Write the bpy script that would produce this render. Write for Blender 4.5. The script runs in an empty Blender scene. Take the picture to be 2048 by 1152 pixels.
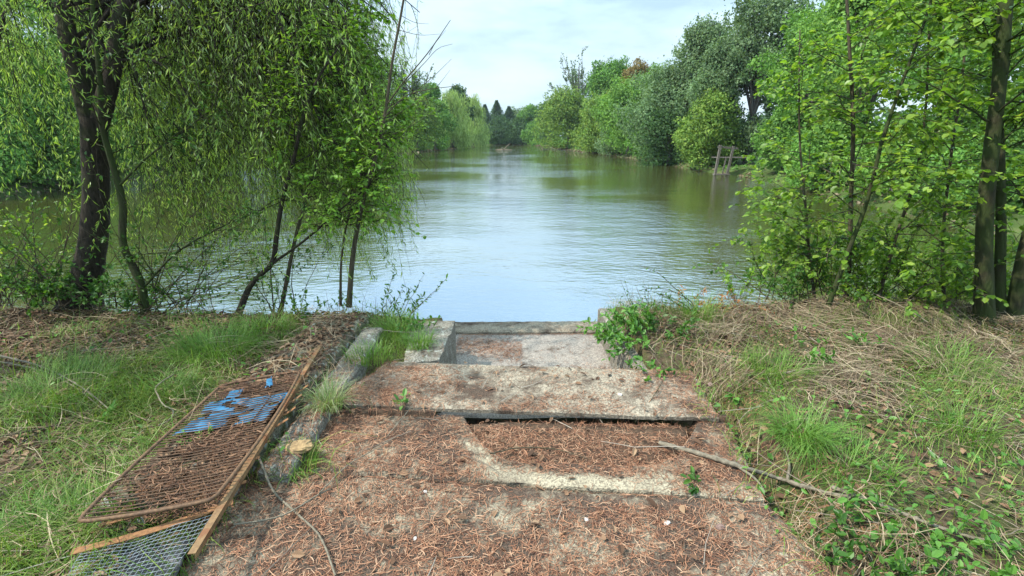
import bpy, math
import numpy as np
from mathutils import Vector
from mathutils.bvhtree import BVHTree

rng = np.random.default_rng(11)
scene = bpy.context.scene
COL = scene.collection

# ------------------------------------------------------------------ camera model (used to turn photo pixels into places)
F = 1000.0
PITCH = math.radians(16.9)
CAMZ = 1.6
ZW = -0.9                                     # water level
cp, sp = math.cos(PITCH), math.sin(PITCH)

def ray(px, py):
    a, b = (px - 1024) / F, (576 - py) / F
    return np.array([a, cp + b * sp, -sp + b * cp])

def on(px, py, z=0.0):                        # point on the level z
    d = ray(px, py)
    t = (z - CAMZ) / d[2]
    return np.array([0, 0, CAMZ]) + d * t

def at(px, py, Y):                            # point at the distance Y
    d = ray(px, py)
    return np.array([0, 0, CAMZ]) + d * (Y / d[1])

def nrm(v):
    v = np.asarray(v, float)
    return v / np.maximum(np.linalg.norm(v, axis=-1, keepdims=True), 1e-9)

# ------------------------------------------------------------------ mesh helpers
def mk(name, parts, mats, parent=None, smooth=False):
    """parts: list of (verts Nx3, faces MxK, material index) -> one mesh object"""
    Vs, loops, starts, mis, off, lo = [], [], [], [], 0, 0
    for V, Fc, mi in parts:
        V = np.asarray(V, float).reshape(-1, 3); Fc = np.asarray(Fc, int)
        if len(Fc) == 0: continue
        Vs.append(V); loops.append((Fc + off).ravel())
        k = Fc.shape[1]
        starts.append(lo + np.arange(len(Fc)) * k); lo += len(Fc) * k
        mis.append(np.full(len(Fc), mi)); off += len(V)
    V = np.concatenate(Vs); L = np.concatenate(loops); S = np.concatenate(starts); M = np.concatenate(mis)
    me = bpy.data.meshes.new(name)
    me.vertices.add(len(V)); me.vertices.foreach_set('co', V.ravel())
    me.loops.add(len(L)); me.loops.foreach_set('vertex_index', L.astype(np.int32))
    me.polygons.add(len(S)); me.polygons.foreach_set('loop_start', S.astype(np.int32))
    me.update(calc_edges=True)
    for m in mats: me.materials.append(m)
    me.polygons.foreach_set('material_index', M.astype(np.int32))
    me.polygons.foreach_set('use_smooth', np.full(len(S), smooth))
    me.update()
    o = bpy.data.objects.new(name, me); COL.objects.link(o)
    if parent is not None:
        o.parent = parent
        o.matrix_parent_inverse = parent.matrix_basis.inverted()
    return o

def tag(o, label=None, cat=None, group=None, kind=None):
    if label: o['label'] = label
    if cat: o['category'] = cat
    if group: o['group'] = group
    if kind: o['kind'] = kind
    elif cat: o['kind'] = 'thing'
    return o

def thing(name, loc, label, cat, group=None):
    o = bpy.data.objects.new(name, None); o.empty_display_size = 0.2
    COL.objects.link(o); o.location = tuple(float(c) for c in loc)
    bpy.context.view_layer.update()
    return tag(o, label, cat, group)

def tubes(P, R, s=5, cap=True):
    """P (N,K,3), R (N,K): N tubes of K rings with s sides"""
    P = np.asarray(P, float); R = np.asarray(R, float)
    if P.ndim == 2: P = P[None]; R = np.broadcast_to(R, P.shape[:2]) if R.ndim < 2 else R
    N, K, _ = P.shape
    T = nrm(np.gradient(P, axis=1))
    ref = np.where(np.abs(T[:, :1, 2:3]) > 0.9, np.array([1.0, 0, 0]), np.array([0, 0, 1.0]))
    ref = np.broadcast_to(nrm(ref + 1e-3), T.shape)
    U = np.zeros_like(T)
    u = nrm(np.cross(T[:, 0], ref[:, 0]))
    for k in range(K):
        u = nrm(u - (u * T[:, k]).sum(-1, keepdims=True) * T[:, k]); U[:, k] = u
    W = np.cross(T, U)
    a = np.arange(s) / s * 2 * np.pi
    V = P[:, :, None] + R[:, :, None, None] * (U[:, :, None] * np.cos(a)[:, None] + W[:, :, None] * np.sin(a)[:, None])
    idx = np.arange(N * K * s).reshape(N, K, s)
    j = np.roll(np.arange(s), -1)
    Fc = np.stack([idx[:, :-1, :], idx[:, :-1, j], idx[:, 1:, j], idx[:, 1:, :]], -1).reshape(-1, 4)
    return V.reshape(-1, 3), Fc

def spline(pts, n):
    pts = np.asarray(pts, float)
    d = np.r_[0, np.cumsum(np.linalg.norm(np.diff(pts[:, :3], axis=0), axis=1))]
    t = np.linspace(0, d[-1], n)
    # catmull-rom through the points
    i = np.clip(np.searchsorted(d, t, 'right') - 1, 0, len(pts) - 2)
    u = ((t - d[i]) / np.maximum(d[i + 1] - d[i], 1e-9))[:, None]
    m = np.gradient(pts, d, axis=0) if len(pts) > 2 else np.repeat((pts[1:] - pts[:1]) / max(d[-1], 1e-9), 2, 0)
    h = (d[i + 1] - d[i])[:, None]
    return (2*u**3 - 3*u**2 + 1) * pts[i] + (u**3 - 2*u**2 + u) * h * m[i] + (-2*u**3 + 3*u**2) * pts[i + 1] + (u**3 - u**2) * h * m[i + 1]

def limbs(p0, d0, L, K, grav=(0, 0, 0), wander=0.15):
    p = np.array(p0, float); d = nrm(d0); N = len(p); L = np.broadcast_to(np.asarray(L, float), (N,))
    g = np.asarray(grav, float)
    out = [p.copy()]
    for k in range(1, K):
        d = nrm(d + g / (K - 1) + rng.normal(0, wander, (N, 3)))
        p = p + d * (L / (K - 1))[:, None]; out.append(p.copy())
    return np.stack(out, 1)

def along(P, n, t0=0.1, t1=1.0):
    """n random places on each polyline: position, tangent, param"""
    N, K, _ = P.shape
    t = rng.uniform(t0, t1, (N, n)) * (K - 1) * 0.9999
    i = t.astype(int); f = (t - i)[..., None]
    a = np.take_along_axis(P, i[..., None].repeat(3, -1), 1); b = np.take_along_axis(P, (i + 1)[..., None].repeat(3, -1), 1)
    return (a + (b - a) * f).reshape(-1, 3), nrm(b - a).reshape(-1, 3), (t / (K - 1)).ravel()

def rnd(n): return nrm(rng.normal(0, 1, (n, 3)))

def ovate(pos, d, n, L, W, fold=0.25, curl=0.15):
    d = nrm(d); s = nrm(np.cross(d, n)); n = np.cross(s, d)
    L = np.broadcast_to(L, (len(pos),))[:, None]; W = np.broadcast_to(W, (len(pos),))[:, None]
    def v(a, b, c): return pos + d * L * a + s * W * b + n * c
    V = np.stack([v(0, 0, 0), v(.28, -.42, fold * W * .42), v(.68, -.40, fold * W * .4 - curl * L * .3), v(1, 0, -curl * L),
                  v(.68, .40, fold * W * .4 - curl * L * .3), v(.28, .42, fold * W * .42)], 1).reshape(-1, 3)
    b = np.arange(len(pos))[:, None] * 6
    return V, np.concatenate([b + [0, 1, 2, 3], b + [0, 3, 4, 5]])

def lance(pos, d, n, L, W, curl=0.0):
    d = nrm(d); s = nrm(np.cross(d, n)); n = np.cross(s, d)
    L = np.broadcast_to(L, (len(pos),))[:, None]; W = np.broadcast_to(W, (len(pos),))[:, None]
    V = np.stack([pos, pos + d * L * .42 - s * W * .5 + n * curl * L, pos + d * L, pos + d * L * .42 + s * W * .5 + n * curl * L], 1).reshape(-1, 3)
    return V, np.arange(len(pos) * 4).reshape(-1, 4)

def blades(pos, d, H, W, lean, K=4):
    """grass blades: rooted strips that bend over along d"""
    N = len(pos); H = np.broadcast_to(H, (N,))[:, None]; W = np.broadcast_to(W, (N,))[:, None]; lean = np.broadcast_to(lean, (N,))[:, None]
    s = np.stack([-d[:, 1], d[:, 0], np.zeros(N)], 1)
    rows = []
    for k in range(K):
        t = k / (K - 1)
        a = lean * t
        # arc of changing angle
        x = H * t * np.sin(a * .75); z = H * t * np.cos(a * .75)
        c = pos + d * x + np.array([0, 0, 1.0]) * z
        w = W * (1 - t) ** .6 * .5 + 1e-4
        rows += [c - s * w, c + s * w]
    V = np.stack(rows, 1).reshape(-1, 3)
    b = np.arange(N)[:, None] * (2 * K)
    return V, np.concatenate([b + [2*k, 2*k + 1, 2*k + 3, 2*k + 2] for k in range(K - 1)])

def strips(pos, d, L, W, bend, K=4, arch=0.0):
    """flat curved needles and straws lying on the ground (direction d, in plane bend)"""
    N = len(pos); L = np.broadcast_to(L, (N,)); W = np.broadcast_to(W, (N,))
    ang = np.arctan2(d[:, 1], d[:, 0]); p = pos - d * L[:, None] * .5
    slope = d[:, 2]
    rows = []
    for k in range(K):
        t = k / (K - 1)
        a = ang + bend * (t - .5)
        dd = np.stack([np.cos(a), np.sin(a), slope], 1)
        if k: p = p + dd * (L / (K - 1))[:, None]
        s = np.stack([-np.sin(a), np.cos(a), np.zeros(N)], 1)
        w = (W * (.5 if 0 < k < K - 1 else .3))[:, None]
        q = p + np.array([0, 0, 1.0]) * (arch * L * 4 * t * (1 - t))[:, None]
        rows += [q - s * w, q + s * w + np.array([0, 0, 1.0]) * w * .5]
    V = np.stack(rows, 1).reshape(-1, 3)
    b = np.arange(N)[:, None] * (2 * K)
    return V, np.concatenate([b + [2*k, 2*k + 1, 2*k + 3, 2*k + 2] for k in range(K - 1)])

# value noise
_perm = rng.random((256, 256))
def vnoise(x, y, s):
    x = np.asarray(x, float) / s; y = np.asarray(y, float) / s
    i, j = np.floor(x).astype(int), np.floor(y).astype(int)
    fx, fy = x - i, y - j
    fx = fx * fx * (3 - 2 * fx); fy = fy * fy * (3 - 2 * fy)
    g = lambda a, b: _perm[a % 256, b % 256]
    return (g(i, j) * (1 - fx) + g(i + 1, j) * fx) * (1 - fy) + (g(i, j + 1) * (1 - fx) + g(i + 1, j + 1) * fx) * fy

def fbm(x, y, s, o=3):
    r = 0; a = .5
    for k in range(o):
        r = r + a * vnoise(x + 31.7 * k, y - 17.3 * k, s / 2 ** k); a *= .5
    return r / (1 - .5 ** o)

def box(c, ax, ay, az):
    c, ax, ay, az = (np.asarray(v, float) for v in (c, ax, ay, az))
    V = np.array([c + i * ax + j * ay + k * az for k in (-1, 1) for j in (-1, 1) for i in (-1, 1)])
    Fc = np.array([[0, 2, 3, 1], [4, 5, 7, 6], [0, 1, 5, 4], [2, 6, 7, 3], [0, 4, 6, 2], [1, 3, 7, 5]])
    return V, Fc

def bar(a, b, w, h, up=(0, 0, 1)):
    a, b = np.asarray(a, float), np.asarray(b, float)
    d = nrm(b - a); s = nrm(np.cross(d, up)); u = np.cross(s, d)
    return box((a + b) / 2, (b - a) / 2, s * w / 2, u * h / 2)

# ------------------------------------------------------------------ materials
def newmat(name):
    m = bpy.data.materials.new(name); m.use_nodes = True
    nt = m.node_tree; nt.nodes.clear()
    out = nt.nodes.new('ShaderNodeOutputMaterial')
    return m, nt, out

def N(nt, typ, **kw):
    n = nt.nodes.new(typ)
    for k, v in kw.items():
        if k in n.inputs: n.inputs[k].default_value = v
        else: setattr(n, k, v)
    return n

def ramp(nt, src, stops):
    r = nt.nodes.new('ShaderNodeValToRGB'); e = r.color_ramp.elements
    while len(e) < len(stops): e.new(0.5)
    for el, (p, c) in zip(e, stops): el.position = p; el.color = (*c, 1) if len(c) == 3 else c
    if src is not None: nt.links.new(src, r.inputs[0])
    return r.outputs[0]

def mixc(nt, fac, a, b, mode='MIX'):
    m = nt.nodes.new('ShaderNodeMix'); m.data_type = 'RGBA'; m.blend_type = mode
    for s, v in ((0, fac), (6, a), (7, b)):
        if hasattr(v, 'is_output'): nt.links.new(v, m.inputs[s])
        else: m.inputs[s].default_value = v if not isinstance(v, tuple) else (*v, 1)
    return m.outputs[2]

def coords(nt): return nt.nodes.new('ShaderNodeTexCoord').outputs['Object']

def noise(nt, vec, scale, detail=4, rough=.6, out='Fac'):
    n = N(nt, 'ShaderNodeTexNoise', Scale=scale, Detail=detail, Roughness=rough)
    nt.links.new(vec, n.inputs['Vector']); return n.outputs[out]

def finish(nt, out, color, rough=.8, height=None, bump=.3, dist=.01, spec=.3, metal=0.0):
    b = N(nt, 'ShaderNodeBsdfPrincipled', Roughness=rough, Metallic=metal)
    b.inputs['Specular IOR Level'].default_value = spec
    if hasattr(color, 'is_output'): nt.links.new(color, b.inputs['Base Color'])
    else: b.inputs['Base Color'].default_value = (*color, 1)
    if height is not None:
        bp = N(nt, 'ShaderNodeBump', Strength=bump, Distance=dist)
        nt.links.new(height, bp.inputs['Height']); nt.links.new(bp.outputs[0], b.inputs['Normal'])
    nt.links.new(b.outputs[0], out.inputs[0])
    return b

def leafmat(name, cols, trans=.45, gloss=.35, rough=.45, clump=0.0, cscale=1.0):
    m, nt, out = newmat(name)
    g = nt.nodes.new('ShaderNodeNewGeometry')
    c = ramp(nt, g.outputs['Random Per Island'], [(i / max(1, len(cols) - 1), k) for i, k in enumerate(cols)])
    if clump:
        f = ramp(nt, noise(nt, coords(nt), cscale, 2), [(.35, (1 - clump,) * 3), (.65, (1 + clump * .5,) * 3)])
        c = mixc(nt, 1.0, c, f, 'MULTIPLY')
    b = N(nt, 'ShaderNodeBsdfPrincipled', Roughness=rough); b.inputs['Specular IOR Level'].default_value = gloss
    nt.links.new(c, b.inputs['Base Color'])
    t = nt.nodes.new('ShaderNodeBsdfTranslucent')
    nt.links.new(mixc(nt, 1.0, c, (1.25, 1.2, .6), 'MULTIPLY'), t.inputs['Color'])
    mx = N(nt, 'ShaderNodeMixShader'); mx.inputs[0].default_value = trans
    nt.links.new(b.outputs[0], mx.inputs[1]); nt.links.new(t.outputs[0], mx.inputs[2]); nt.links.new(mx.outputs[0], out.inputs[0])
    return m

def barkmat(name, a, b, moss=None, mossamt=.5):
    m, nt, out = newmat(name); v = coords(nt)
    mp = N(nt, 'ShaderNodeMapping'); mp.inputs['Scale'].default_value = (1, 1, .25); nt.links.new(v, mp.inputs[0])
    n = noise(nt, mp.outputs[0], 45, 5, .7)
    c = ramp(nt, n, [(.3, a), (.7, b)])
    if moss:
        f = ramp(nt, noise(nt, v, 5, 3), [(1 - mossamt - .1, (0, 0, 0)), (1 - mossamt + .1, (1, 1, 1))])
        c = mixc(nt, f, c, moss)
    finish(nt, out, c, .9, n, .8, .02, .2)
    return m

def concretemat(name, pale, dark, dirt=(.055, .038, .027), dirtamt=.35, moss=(.05, .06, .02), mossamt=.2, lich=0.0, crack=False):
    m, nt, out = newmat(name); v = coords(nt)
    vo = N(nt, 'ShaderNodeTexVoronoi', Scale=130.0); nt.links.new(v, vo.inputs['Vector'])
    agg = ramp(nt, vo.outputs['Color'], [(.15, dark), (.55, pale), (.95, tuple(min(1, k * 1.35) for k in pale))])
    big = noise(nt, v, 4, 6, .7)
    c = mixc(nt, ramp(nt, big, [(.3, (.45,) * 3), (.7, (0,) * 3)]), agg, dark)
    fine = noise(nt, v, 60, 4, .7)
    c = mixc(nt, .5, c, ramp(nt, fine, [(.3, (.35, .35, .35)), (.7, (1, 1, 1))]), 'MULTIPLY')
    d = ramp(nt, noise(nt, v, 2.3, 6, .72), [(.62 - dirtamt * .5, (0,) * 3), (.72 - dirtamt * .4, (1,) * 3)])
    if crack:                                  # the lips of the crack are worn bare
        A_, B_ = on(900, 946, -.03), on(1400, 984, -.03); kk = (B_[1] - A_[1]) / (B_[0] - A_[0])
        sx = nt.nodes.new('ShaderNodeSeparateXYZ'); nt.links.new(v, sx.inputs[0])
        m1 = N(nt, 'ShaderNodeMath', operation='MULTIPLY_ADD'); nt.links.new(sx.outputs[0], m1.inputs[0]); m1.inputs[1].default_value = -kk; nt.links.new(sx.outputs[1], m1.inputs[2])
        m2 = N(nt, 'ShaderNodeMath', operation='MULTIPLY_ADD'); nt.links.new(big, m2.inputs[0]); m2.inputs[1].default_value = .18; nt.links.new(m1.outputs[0], m2.inputs[2])
        m3 = N(nt, 'ShaderNodeMath', operation='SUBTRACT'); nt.links.new(m2.outputs[0], m3.inputs[0]); m3.inputs[1].default_value = A_[1] - kk * A_[0] + .105
        m4 = N(nt, 'ShaderNodeMath', operation='ABSOLUTE'); nt.links.new(m3.outputs[0], m4.inputs[0])
        mm = N(nt, 'ShaderNodeMapRange'); nt.links.new(m4.outputs[0], mm.inputs[0]); mm.inputs[1].default_value = .03; mm.inputs[2].default_value = .085
        mx_ = N(nt, 'ShaderNodeMapRange'); nt.links.new(sx.outputs[0], mx_.inputs[0]); mx_.inputs[1].default_value = -.3; mx_.inputs[2].default_value = .15; mx_.inputs[3].default_value = 1; mx_.inputs[4].default_value = 0
        m5 = N(nt, 'ShaderNodeMath', operation='MAXIMUM'); nt.links.new(mm.outputs[0], m5.inputs[0]); nt.links.new(mx_.outputs[0], m5.inputs[1])
        d = mixc(nt, 1.0, d, m5.outputs[0], 'MULTIPLY')
    gr = noise(nt, v, 170, 3, .75)
    c = mixc(nt, d, c, mixc(nt, ramp(nt, gr, [(.38, (0,) * 3), (.66, (1,) * 3)]), tuple(k * .55 for k in dirt), tuple(k * 2.3 for k in dirt)))
    mo = ramp(nt, noise(nt, v, 7, 5, .7), [(.78 - mossamt * .6, (0,) * 3), (.86 - mossamt * .6, (1,) * 3)])
    c = mixc(nt, mo, c, moss)
    if lich:
        li = ramp(nt, noise(nt, v, 16, 3, .6), [(.60, (0,) * 3), (.66, (lich,) * 3)])
        c = mixc(nt, li, c, (.36, .37, .32))
    hm = N(nt, 'ShaderNodeMath', operation='ADD'); nt.links.new(vo.outputs['Distance'], hm.inputs[0]); nt.links.new(fine, hm.inputs[1])
    finish(nt, out, c, .92, hm.outputs[0], .7, .006, .2)
    return m

def simplemat(name, a, b, scale=20, rough=.8, bump=.4, metal=0, spec=.3, c3=None, s3=4):
    m, nt, out = newmat(name); v = coords(nt); n = noise(nt, v, scale, 5, .65)
    c = ramp(nt, n, [(.32, a), (.68, b)])
    if c3:
        f = ramp(nt, noise(nt, v, s3, 4), [(.5, (0,) * 3), (.62, (1,) * 3)]); c = mixc(nt, f, c, c3)
    finish(nt, out, c, rough, n, bump, .004, spec, metal)
    return m

def islandmat(name, cols, rough=.8, spec=.2, trans=0):
    if trans: return leafmat(name, cols, trans, spec, rough)
    m, nt, out = newmat(name); g = nt.nodes.new('ShaderNodeNewGeometry')
    finish(nt, out, ramp(nt, g.outputs['Random Per Island'], [(i / max(1, len(cols) - 1), k) for i, k in enumerate(cols)]), rough, spec=spec)
    return m

M = {}
M['conc_far'] = concretemat('exposed_aggregate_concrete', (.36, .305, .225), (.165, .135, .098), dirtamt=.3, mossamt=.06)
M['conc_dirty'] = concretemat('dirty_concrete', (.42, .36, .25), (.20, .165, .115), dirtamt=.5, mossamt=.04, crack=True)
M['conc_grey'] = concretemat('grey_concrete', (.30, .27, .22), (.11, .10, .075), dirtamt=.15, mossamt=.3, lich=.7)
M['conc_floor'] = concretemat('gravel_grey_concrete', (.36, .315, .265), (.20, .175, .15), dirtamt=.12, mossamt=.05)
M['conc_moss'] = concretemat('mossy_concrete', (.27, .25, .17), (.09, .085, .05), dirtamt=.35, moss=(.055, .06, .018), mossamt=.45, lich=.8)
M['bark_dark'] = barkmat('dark_willow_bark', (.012, .010, .007), (.055, .043, .03), (.028, .036, .011), .4)
M['bark_moss'] = barkmat('mossy_bark', (.018, .017, .009), (.06, .055, .028), (.036, .05, .014), .55)
M['bark_twig'] = barkmat('twig_bark', (.03, .026, .016), (.11, .09, .055), (.05, .06, .02), .35)
M['bark_pale'] = barkmat('pale_twig_bark', (.10, .085, .06), (.26, .22, .16))
M['bark_far'] = barkmat('grey_bark', (.05, .045, .038), (.14, .125, .11))
M['wood'] = simplemat('weathered_wood', (.055, .047, .038), (.15, .13, .105), 30)
M['willow'] = leafmat('willow_leaf', [(.13, .23, .04), (.20, .33, .055), (.27, .42, .09), (.36, .49, .20)], .58, .5, .38, .2, .8)
M['alder'] = leafmat('alder_leaf', [(.09, .20, .02), (.13, .27, .03), (.18, .34, .045), (.22, .36, .05)], .5, .35)
M['hazel'] = leafmat('hazel_leaf', [(.07, .155, .016), (.12, .24, .025), (.19, .33, .035), (.28, .39, .06)], .55, .45, .38, .2, 1.2)
M['shrub'] = leafmat('shrub_leaf', [(.03, .09, .014), (.055, .14, .02), (.09, .20, .03)], .45, .35)
M['bramble'] = leafmat('bramble_leaf', [(.05, .14, .02), (.09, .22, .03), (.14, .29, .05)], .4, .4)
M['grass'] = leafmat('grass_blade', [(.065, .135, .018), (.11, .21, .026), (.17, .265, .04), (.26, .285, .09)], .35, .3, .5, .3, 1.5)
M['tuft'] = leafmat('tuft_blade', [(.075, .17, .024), (.125, .24, .035), (.18, .30, .055)], .35, .35, .45)
M['tuft_pale'] = leafmat('pale_tuft_blade', [(.09, .18, .04), (.19, .26, .09), (.36, .35, .22)], .35, .35, .45)
M['straw'] = islandmat('dry_straw', [(.07, .047, .03), (.13, .09, .055), (.21, .155, .095), (.36, .29, .19)], .75)
M['litter'] = islandmat('dead_leaf', [(.055, .032, .02), (.11, .06, .034), (.18, .105, .06), (.26, .17, .10)], .8)
M['needle'] = islandmat('rusty_needle', [(.05, .028, .02), (.13, .058, .034), (.22, .10, .055), (.32, .155, .085), (.42, .27, .17)], .8)
M['bark_strip'] = islandmat('bark_strip', [(.035, .02, .013), (.085, .042, .025), (.16, .078, .042), (.25, .145, .085)], .85)
M['fern_dead'] = islandmat('withered_frond', [(.16, .06, .025), (.30, .12, .045), (.38, .19, .08)], .8, trans=.3)
M['twig'] = islandmat('dead_twig', [(.10, .075, .055), (.22, .18, .14), (.36, .32, .26)], .8)
M['rust'] = simplemat('rusty_steel', (.10, .045, .02), (.27, .13, .05), 60, .75, .5, 0, .3)
M['rust_ochre'] = simplemat('ochre_flaking_steel', (.12, .068, .034), (.24, .145, .065), 45, .7, .5, 0, .3, (.16, .07, .03), 12)
M['rust_tube'] = simplemat('rusty_tube', (.06, .034, .02), (.18, .10, .05), 60, .75, .5, 0, .3)
M['rust_dark'] = simplemat('dark_rusty_wire', (.045, .026, .016), (.13, .07, .035), 80, .7, .4, 0, .3)
M['galv'] = simplemat('galvanised_wire', (.20, .21, .22), (.36, .38, .40), 60, .45, .2, .4, .5)
M['blue'] = simplemat('blue_plastic', (.02, .095, .18), (.04, .165, .29), 14, .5, .3, 0, .4)
M['black'] = simplemat('black_plastic', (.008, .009, .011), (.022, .024, .028), 10, .5, .3, 0, .4)
M['ochre_stone'] = simplemat('ochre_stone', (.13, .085, .045), (.36, .24, .115), 40, .95, 1.0)
M['pale_stone'] = simplemat('pale_stone', (.42, .38, .34), (.62, .58, .54), 30, .8, .4)
M['brown_stone'] = simplemat('brown_stone', (.12, .075, .06), (.24, .16, .13), 30, .8, .5)
M['pipe'] = simplemat('grey_pipe', (.05, .055, .055), (.11, .115, .11), 18, .6, .3)

# ground
def groundmat():
    m, nt, out = newmat('bank_soil'); v = coords(nt)
    n1 = noise(nt, v, 2.2, 6, .7); n2 = noise(nt, v, 30, 5, .7)
    c = ramp(nt, n2, [(.3, (.035, .024, .015)), (.5, (.085, .058, .036)), (.72, (.15, .11, .07))])
    c = mixc(nt, ramp(nt, n1, [(.45, (0,) * 3), (.6, (.75,) * 3)]), c, ramp(nt, n2, [(.3, (.035, .055, .014)), (.7, (.09, .115, .035))]))
    sp_ = nt.nodes.new('ShaderNodeSeparateXYZ'); nt.links.new(v, sp_.inputs[0])
    mr = N(nt, 'ShaderNodeMapRange'); nt.links.new(sp_.outputs[1], mr.inputs[0]); mr.inputs[1].default_value = 7; mr.inputs[2].default_value = 9
    c = mixc(nt, mr.outputs[0], c, ramp(nt, n1, [(.3, (.035, .06, .015)), (.6, (.07, .10, .028)), (.8, (.13, .115, .06))]))
    finish(nt, out, c, .95, n2, .9, .03, .1)
    return m
M['soil'] = simplemat('dark_soil', (.03, .02, .014), (.10, .065, .042), 40, .95, .9, 0, .1)
M['ground'] = groundmat()

def watermat():
    m, nt, out = newmat('lake_water'); v = coords(nt)
    def mapped(sx, sy, sc, det=3):
        mp = N(nt, 'ShaderNodeMapping'); mp.inputs['Scale'].default_value = (sx, sy, 1); mp.inputs['Rotation'].default_value = (0, 0, .12)
        nt.links.new(v, mp.inputs[0]); return noise(nt, mp.outputs[0], sc, det, .55)
    a = mapped(.6, 1.0, 8.0, 4); b = mapped(.6, 1.1, 1.3, 2); c = mapped(.7, 1.1, .09, 3)
    patch = ramp(nt, c, [(.40, (.22,) * 3), (.60, (1,) * 3)])
    ad = N(nt, 'ShaderNodeMath', operation='MULTIPLY_ADD'); nt.links.new(b, ad.inputs[0]); ad.inputs[1].default_value = 1.6; nt.links.new(a, ad.inputs[2])
    mu = N(nt, 'ShaderNodeMath', operation='MULTIPLY'); nt.links.new(ad.outputs[0], mu.inputs[0]); nt.links.new(patch, mu.inputs[1])
    col = ramp(nt, mapped(1, 1, .25, 3), [(.3, (.080, .076, .017)), (.7, (.11, .102, .027))])
    bp = N(nt, 'ShaderNodeBump', Strength=.38, Distance=.06); nt.links.new(mu.outputs[0], bp.inputs['Height'])
    df = nt.nodes.new('ShaderNodeBsdfDiffuse'); nt.links.new(col, df.inputs[0])
    gl = N(nt, 'ShaderNodeBsdfGlossy', Roughness=.01); gl.inputs[0].default_value = (.88, .945, 1, 1); nt.links.new(bp.outputs[0], gl.inputs['Normal'])
    lw = nt.nodes.new('ShaderNodeLayerWeight'); lw.inputs[0].default_value = .5; nt.links.new(bp.outputs[0], lw.inputs['Normal'])
    fr = ramp(nt, lw.outputs['Facing'], [(0, (.03,) * 3), (.4, (.18,) * 3), (.66, (.62,) * 3), (.85, (.80,) * 3), (1, (.92,) * 3)])
    mx = nt.nodes.new('ShaderNodeMixShader'); nt.links.new(fr, mx.inputs[0]); nt.links.new(df.outputs[0], mx.inputs[1]); nt.links.new(gl.outputs[0], mx.inputs[2])
    nt.links.new(mx.outputs[0], out.inputs[0])
    return m
M['water'] = watermat()

# far foliage
FAR = {
 'yellow': [(.052, .105, .018), (.092, .158, .028), (.15, .205, .04)],
 'green': [(.04, .10, .018), (.07, .155, .026), (.115, .21, .042)],
 'bright': [(.052, .12, .02), (.088, .175, .032), (.132, .225, .046)],
 'grey': [(.045, .085, .035), (.075, .12, .05), (.115, .165, .08)],
 'dark': [(.018, .045, .014), (.032, .07, .02), (.05, .095, .03)],
 'silver': [(.05, .095, .04), (.085, .14, .06), (.125, .185, .09)],
 'brown': [(.085, .075, .022), (.125, .095, .033), (.16, .115, .045)],
 'weep': [(.10, .16, .04), (.165, .24, .06), (.24, .31, .11)],
 'conifer': [(.025, .055, .028), (.042, .08, .04), (.06, .105, .052)],
}
for k, c in FAR.items(): M['far_' + k] = leafmat('far_foliage_' + k, [tuple(v * 1.6 for v in q) for q in c], .35, .2, .6, .3, .5)

# ------------------------------------------------------------------ lake outline and terrain
shore_px = [(2300, 520), (2048, 470), (1900, 445), (1750, 415), (1600, 378), (1480, 352), (1390, 341), (1300, 323), (1200, 308), (1120, 299),
            (1095, 293), (1040, 290), (985, 290), (930, 296), (850, 303), (760, 312), (600, 330), (400, 348), (200, 368), (0, 395), (-300, 440)]
LAKE = np.array([(9.5, 5.4), (14, 7.5)] + [tuple(on(x, y, ZW)[:2]) for x, y in shore_px] +
                [(-22, 5.5), (-9, 5.1), (-5, 5.15), (-2.6, 5.0), (-1.5, 4.95), (-.85, 4.72), (-.64, 4.74), (-.6, 5.42), (.92, 5.45), (.98, 5.1), (1.7, 5.0), (3.2, 5.15), (5, 4.95), (7, 5.0)])

def lake_sd(x, y):
    x = np.asarray(x, float); y = np.asarray(y, float)
    P = LAKE; Q = np.roll(LAKE, -1, 0)
    best = np.full(x.shape, 1e9); inside = np.zeros(x.shape, bool)
    for (ax, ay), (bx, by) in zip(P, Q):
        ex, ey = bx - ax, by - ay
        t = np.clip(((x - ax) * ex + (y - ay) * ey) / (ex * ex + ey * ey), 0, 1)
        best = np.minimum(best, np.hypot(x - ax - t * ex, y - ay - t * ey))
        with np.errstate(divide='ignore', invalid='ignore'):
            c = ((ay > y) != (by > y)) & (x < (bx - ax) * (y - ay) / (by - ay) + ax)
        inside ^= c
    return np.where(inside, -best, best)

SA = [on(775, 722), on(1383, 742), on(1440, 836), on(655, 806)]      # far slab: far-left, far-right, near-right, near-left
wall_x0 = -.56
def chan(x, y):                                # 1 inside the sunken channel
    fx = np.clip((x + .62) / .04, 0, 1) * np.clip((1.02 - x) / .04, 0, 1)
    return fx * np.clip((y - 3.0) / .04, 0, 1) * np.clip((5.6 - y) / .1, 0, 1)

def in_quad(x, y, q, grow=0.0):
    c = np.mean([p[:2] for p in q], 0); r = np.ones(np.shape(x), bool)
    pts = [c + (np.asarray(p[:2]) - c) * (1 + grow) for p in q]
    sgn = None
    for i in range(4):
        a, b = pts[i], pts[(i + 1) % 4]
        s = (b[0] - a[0]) * (y - a[1]) - (b[1] - a[1]) * (x - a[0])
        r &= s < 0 if sgn is None or sgn < 0 else s > 0
    return r

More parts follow.
